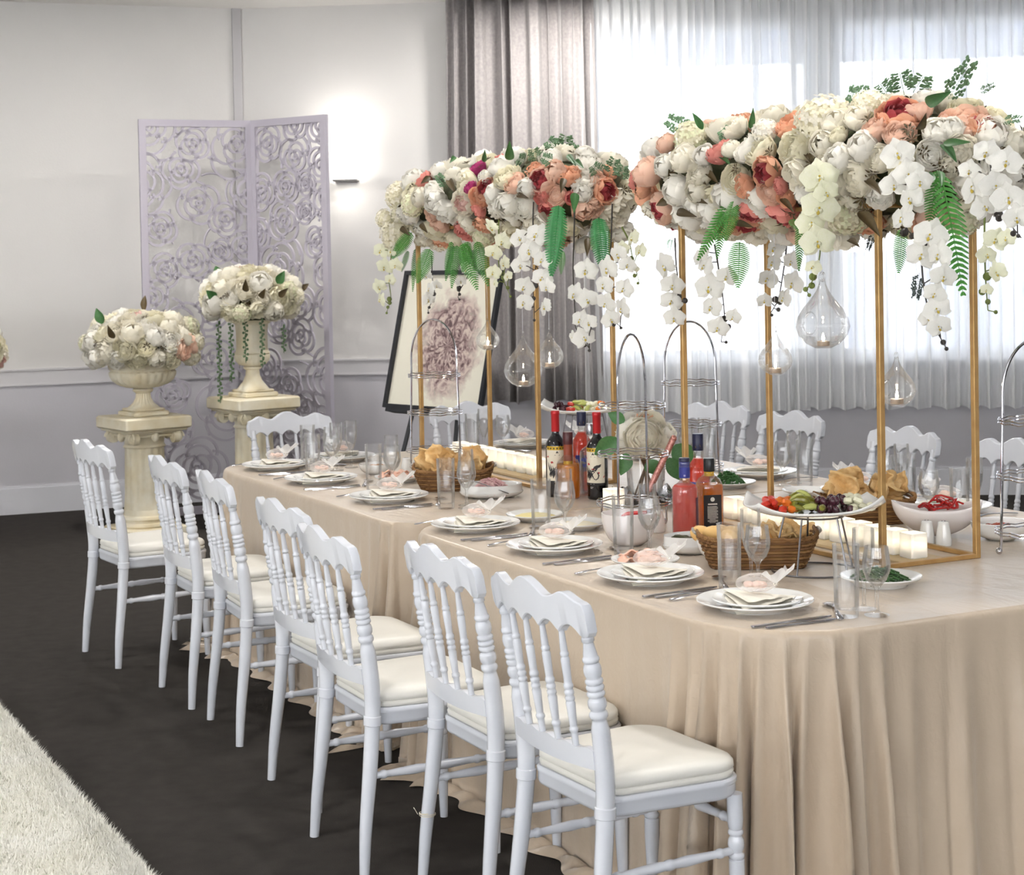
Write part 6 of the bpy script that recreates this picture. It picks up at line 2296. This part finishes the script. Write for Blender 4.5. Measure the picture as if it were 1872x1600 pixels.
def rose_panel(t, w, h, ux, seed, name):
    """panel standing on the floor from (0,0) along direction ux; pierced rose lattice between frame bars"""
    rnd = random.Random(seed)
    U = Vector((ux[0], ux[1], 0))
    Nn = Vector((-ux[1], ux[0], 0))

    def P(a, b, d):
        v = U * a + Vector((0, 0, b)) + Nn * d
        return tuple(v)
    p = empty(name)
    p.parent = t
    fwd = .045
    for a0, a1, b0, b1 in ((0, fwd, 0, h), (w - fwd, w, 0, h), (fwd, w - fwd, h - fwd, h), (fwd, w - fwd, .0, .05)):
        e = MB()
        v = [P(a, b, d) for d in (-.016, .016) for a, b in ((a0, b0), (a1, b0), (a1, b1), (a0, b1))]
        e.add(v, [(0, 1, 2, 3), (7, 6, 5, 4), (0, 4, 5, 1), (1, 5, 6, 2), (2, 6, 7, 3), (3, 7, 4, 0)])
        part("frame_bar", e, scr_m, p, smooth=False)
    roses = []
    tries = 0
    while len(roses) < 32 and tries < 5000:
        tries += 1
        R = rnd.choice((.11, .12, .14, .20, .23)) if tries < 2500 else rnd.choice((.08, .10))
        a, b = rnd.uniform(.0, w), rnd.uniform(.06, h - .04)
        if all(math.hypot(a - x, b - y) > .80 * (R + q) for x, y, q in roses):
            roses.append((a, b, R))
    for ri, (ca, cb, R) in enumerate(roses):
        e = MB()

        def ribbon(pts, hw=.0085):
            run = []
            runs = []
            for q in pts:
                ok = .03 < q[0] < w - .03 and .03 < q[1] < h - .03
                if ok:
                    for rj, (x, y, q2) in enumerate(roses):
                        if rj > ri and math.hypot(q[0] - x, q[1] - y) < q2 * .93:
                            ok = False
                            break
                if ok:
                    run.append(q)
                else:
                    if len(run) > 1:
                        runs.append(run)
                    run = []
            if len(run) > 1:
                runs.append(run)
            for run in runs:
                rs = []
                for i, q in enumerate(run):
                    a_, b_ = run[max(0, i - 1)], run[min(len(run) - 1, i + 1)]
                    dx, dy = b_[0] - a_[0], b_[1] - a_[1]
                    L = math.hypot(dx, dy) or 1
                    nx, ny = -dy / L * hw, dx / L * hw
                    rs.append([P(q[0] + nx, q[1] + ny, -.006), P(q[0] - nx, q[1] - ny, -.006), P(q[0] - nx, q[1] - ny, .006), P(q[0] + nx, q[1] + ny, .006)])
                e.rings(rs)
        rot = rnd.uniform(0, 6)
        prev = .12
        rings = ((.36, 3), (.68, 3), (1.02, 4)) if R < .16 else ((.25, 3), (.48, 3), (.74, 4), (1.02, 5))
        ribbon([(ca + R * (.04 + .09 * k / 12) * math.cos(rot + k * .6), cb + R * (.04 + .09 * k / 12) * math.sin(rot + k * .6)) for k in range(14)], .007)
        for rk, n in rings:
            rot += rnd.uniform(.5, 1.1)
            for k in range(n):
                a0 = rot + 2 * PI * k / n
                span = 2 * PI / n * 1.22
                pts = []
                for i in range(13):
                    tt = i / 12
                    rad = (prev + (rk - prev) * math.sin(PI * min(1, tt * .93 + .035)) ** .55) * R
                    pts.append((ca + rad * math.cos(a0 + span * tt), cb + rad * math.sin(a0 + span * tt)))
                ribbon(pts)
            prev = rk * .86
        if e.v:
            part("pierced_rose", e, scr_m, p, smooth=False)
    # connecting tendrils between roses
    e = MB()
    for k in range(46):
        a, b = rnd.uniform(.05, w - .05), rnd.uniform(.05, h - .05)
        th0 = rnd.uniform(0, 6)
        pts = []
        for i in range(12):
            pts.append((a, b))
            a += .016 * math.cos(th0 + i * .12)
            b += .016 * math.sin(th0 + i * .12)
        good = []
        for q in pts:
            if all(math.hypot(q[0] - x, q[1] - y) > R * .9 for x, y, R in roses) and .03 < q[0] < w - .03 and .03 < q[1] < h - .03:
                good.append(q)
            elif len(good) > 1:
                break
        if len(good) > 1:
            e.tube([P(q[0], q[1], 0) for q in good], .007, 4)
    if e.v:
        part("tendrils", e, scr_m, p, smooth=False, kind="stuff")
    return p


SA = level(-2.37, 11.42)
SB = level(-1.69, 11.72)
SC = level(-1.155, 11.32)
scr = empty("lattice_screen", SA + (0,), label="tall lilac-white folding screen pierced with roses", cat="screen")
dv = Vector((SB[0] - SA[0], SB[1] - SA[1]))
rose_panel(scr, dv.length, 2.56, tuple(dv.normalized()), 71, "left_panel")
dv2 = Vector((SC[0] - SB[0], SC[1] - SB[1]))
p = rose_panel(scr, dv2.length, 2.56, tuple(dv2.normalized()), 88, "right_panel")
p.location = (SB[0] - SA[0], SB[1] - SA[1], 0)

# ------------------------------------------------------------------ flower picture on an easel
ea = math.radians(-45)
eb = level(-.685, 9.72)
E0 = Vector(eb + (.845,))
Uh = lvec(math.cos(ea), math.sin(ea), 0)
lean = math.radians(14)
Nf = lvec(-math.sin(-ea), -math.cos(-ea), 0)
Uv = (Vector((0, 0, 1)) * math.cos(lean) - Nf * math.sin(lean)).normalized()
Nn = Uh.cross(Uv).normalized()
if Nn.dot(Nf) < 0:
    Nn = -Nn
PW, PH = .72, .72


def EP(a, b, d):
    return tuple(Uh * a + Uv * b + Nn * d)


def ebox(e, a0, a1, b0, b1, d0, d1):
    v = [EP(a, b, d) for d in (d0, d1) for a, b in ((a0, b0), (a1, b0), (a1, b1), (a0, b1))]
    return e.add(v, [(0, 1, 2, 3), (7, 6, 5, 4), (0, 4, 5, 1), (1, 5, 6, 2), (2, 6, 7, 3), (3, 7, 4, 0)])


blackw = M("black_lacquered_wood", S(34, 36, 42), .4, noise=(9, S(28, 30, 36)))
pic = empty("flower_picture", E0, label="framed picture of a large grey-mauve flower on the easel", cat="picture")
for a0, a1, b0, b1 in ((-.022, 0, -.022, PH + .022), (PW, PW + .022, -.022, PH + .022), (0, PW, PH, PH + .022), (0, PW, -.022, 0)):
    part("frame_bar", ebox(MB(), a0, a1, b0, b1, 0, .025), blackw, pic, smooth=False)


def painting_mat():
    m = bpy.data.materials.new("mauve_flower_print")
    m.use_nodes = True
    nt = m.node_tree
    b = nt.nodes["Principled BSDF"]
    b.inputs["Roughness"].default_value = .5
    at = nt.nodes.new("ShaderNodeAttribute")
    at.attribute_name = "print_uv"
    se = nt.nodes.new("ShaderNodeSeparateXYZ")
    nt.links.new(at.outputs["Vector"], se.inputs[0])

    def math_(op, a, b_=None, c=None):
        n = nt.nodes.new("ShaderNodeMath")
        n.operation = op
        for i, v in enumerate((a, b_, c)):
            if v is None:
                continue
            if isinstance(v, (int, float)):
                n.inputs[i].default_value = v
            else:
                nt.links.new(v, n.inputs[i])
        return n.outputs[0]
    dx = math_('SUBTRACT', se.outputs[0], .56)
    dy = math_('SUBTRACT', se.outputs[1], .46)
    rad = math_('SQRT', math_('ADD', math_('MULTIPLY', dx, dx), math_('MULTIPLY', math_('MULTIPLY', dy, dy), .72)))
    ang = math_('ARCTAN2', dy, dx)
    cx = nt.nodes.new("ShaderNodeCombineXYZ")
    nt.links.new(math_('MULTIPLY', ang, 1.0), cx.inputs[0])
    nt.links.new(math_('MULTIPLY', rad, 4.5), cx.inputs[1])
    nz = nt.nodes.new("ShaderNodeTexNoise")
    nz.inputs["Scale"].default_value = 3.2
    nz.inputs["Detail"].default_value = 5
    nz.inputs["Distortion"].default_value = 1.8
    nt.links.new(cx.outputs[0], nz.inputs["Vector"])
    n2 = nt.nodes.new("ShaderNodeTexNoise")
    n2.inputs["Scale"].default_value = 7
    n2.inputs["Detail"].default_value = 4
    nt.links.new(at.outputs["Vector"], n2.inputs["Vector"])
    edge = math_('ADD', math_('MULTIPLY', n2.outputs["Fac"], .34), math_('MULTIPLY', nz.outputs["Fac"], .22))
    mask = math_('SUBTRACT', math_('ADD', edge, .06), rad)
    mr = nt.nodes.new("ShaderNodeMapRange")
    mr.inputs["From Min"].default_value, mr.inputs["From Max"].default_value = -.03, .06
    nt.links.new(mask, mr.inputs["Value"])
    ramp = nt.nodes.new("ShaderNodeValToRGB")
    el = ramp.color_ramp.elements
    el[0].position, el[0].color = .37, S(96, 74, 76)
    el[1].position, el[1].color = .62, S(206, 190, 180)
    k = el.new(.47)
    k.color = S(158, 134, 132)
    nt.links.new(math_('ADD', nz.outputs["Fac"], math_('MULTIPLY', math_('SUBTRACT', rad, .22), .35)), ramp.inputs["Fac"])
    mx = nt.nodes.new("ShaderNodeMix")
    mx.data_type = 'RGBA'
    nt.links.new(mr.outputs["Result"], mx.inputs[0])
    mx.inputs[6].default_value = S(226, 222, 206)
    nt.links.new(ramp.outputs["Color"], mx.inputs[7])
    nt.links.new(mx.outputs[2], b.inputs["Base Color"])
    return m


e = MB().grid(lambda u, v: EP(u * PW, v * PH, .006), 8, 8)
me = e.mesh("print", painting_mat(), smooth=False)
att = me.attributes.new("print_uv", 'FLOAT_VECTOR', 'POINT')
att.data.foreach_set("vector", [c for j in range(9) for i in range(9) for c in (i / 8, j / 8, 0.0)])
put("print", me, pic)
part("backing", ebox(MB(), 0, PW, 0, PH, -.004, .004), M("backing_card", S(180, 170, 150), .8, noise=(5, S(170, 160, 140))), pic, smooth=False)
ez = empty("easel", Vector((E0.x, E0.y, 0)), label="black wooden tripod easel holding the flower picture", cat="easel")
oz = Vector((0, 0, E0.z))


def leg(a_top, b_top, a_bot, nm="leg", back=0.0):
    top = oz + Vector(EP(a_top, b_top, -.02))
    k = E0.z / Uv.z
    bot = oz + Vector(EP(a_bot, -k, -.02)) - Nf * back
    bot.z = .0
    part(nm, MB().tube([bot, top], .013, 4), blackw, ez, smooth=False)


leg(PW * .42, PH + .25, PW * .12)
leg(PW * .58, PH + .25, PW * .88)
leg(PW * .5, PH + .22, PW * .5, back=.55)
part("ledge", ebox(MB(), PW * .05, PW * .95, -.045, -.023, -.02, .05).xf(Matrix.Translation(oz)), blackw, ez, smooth=False)
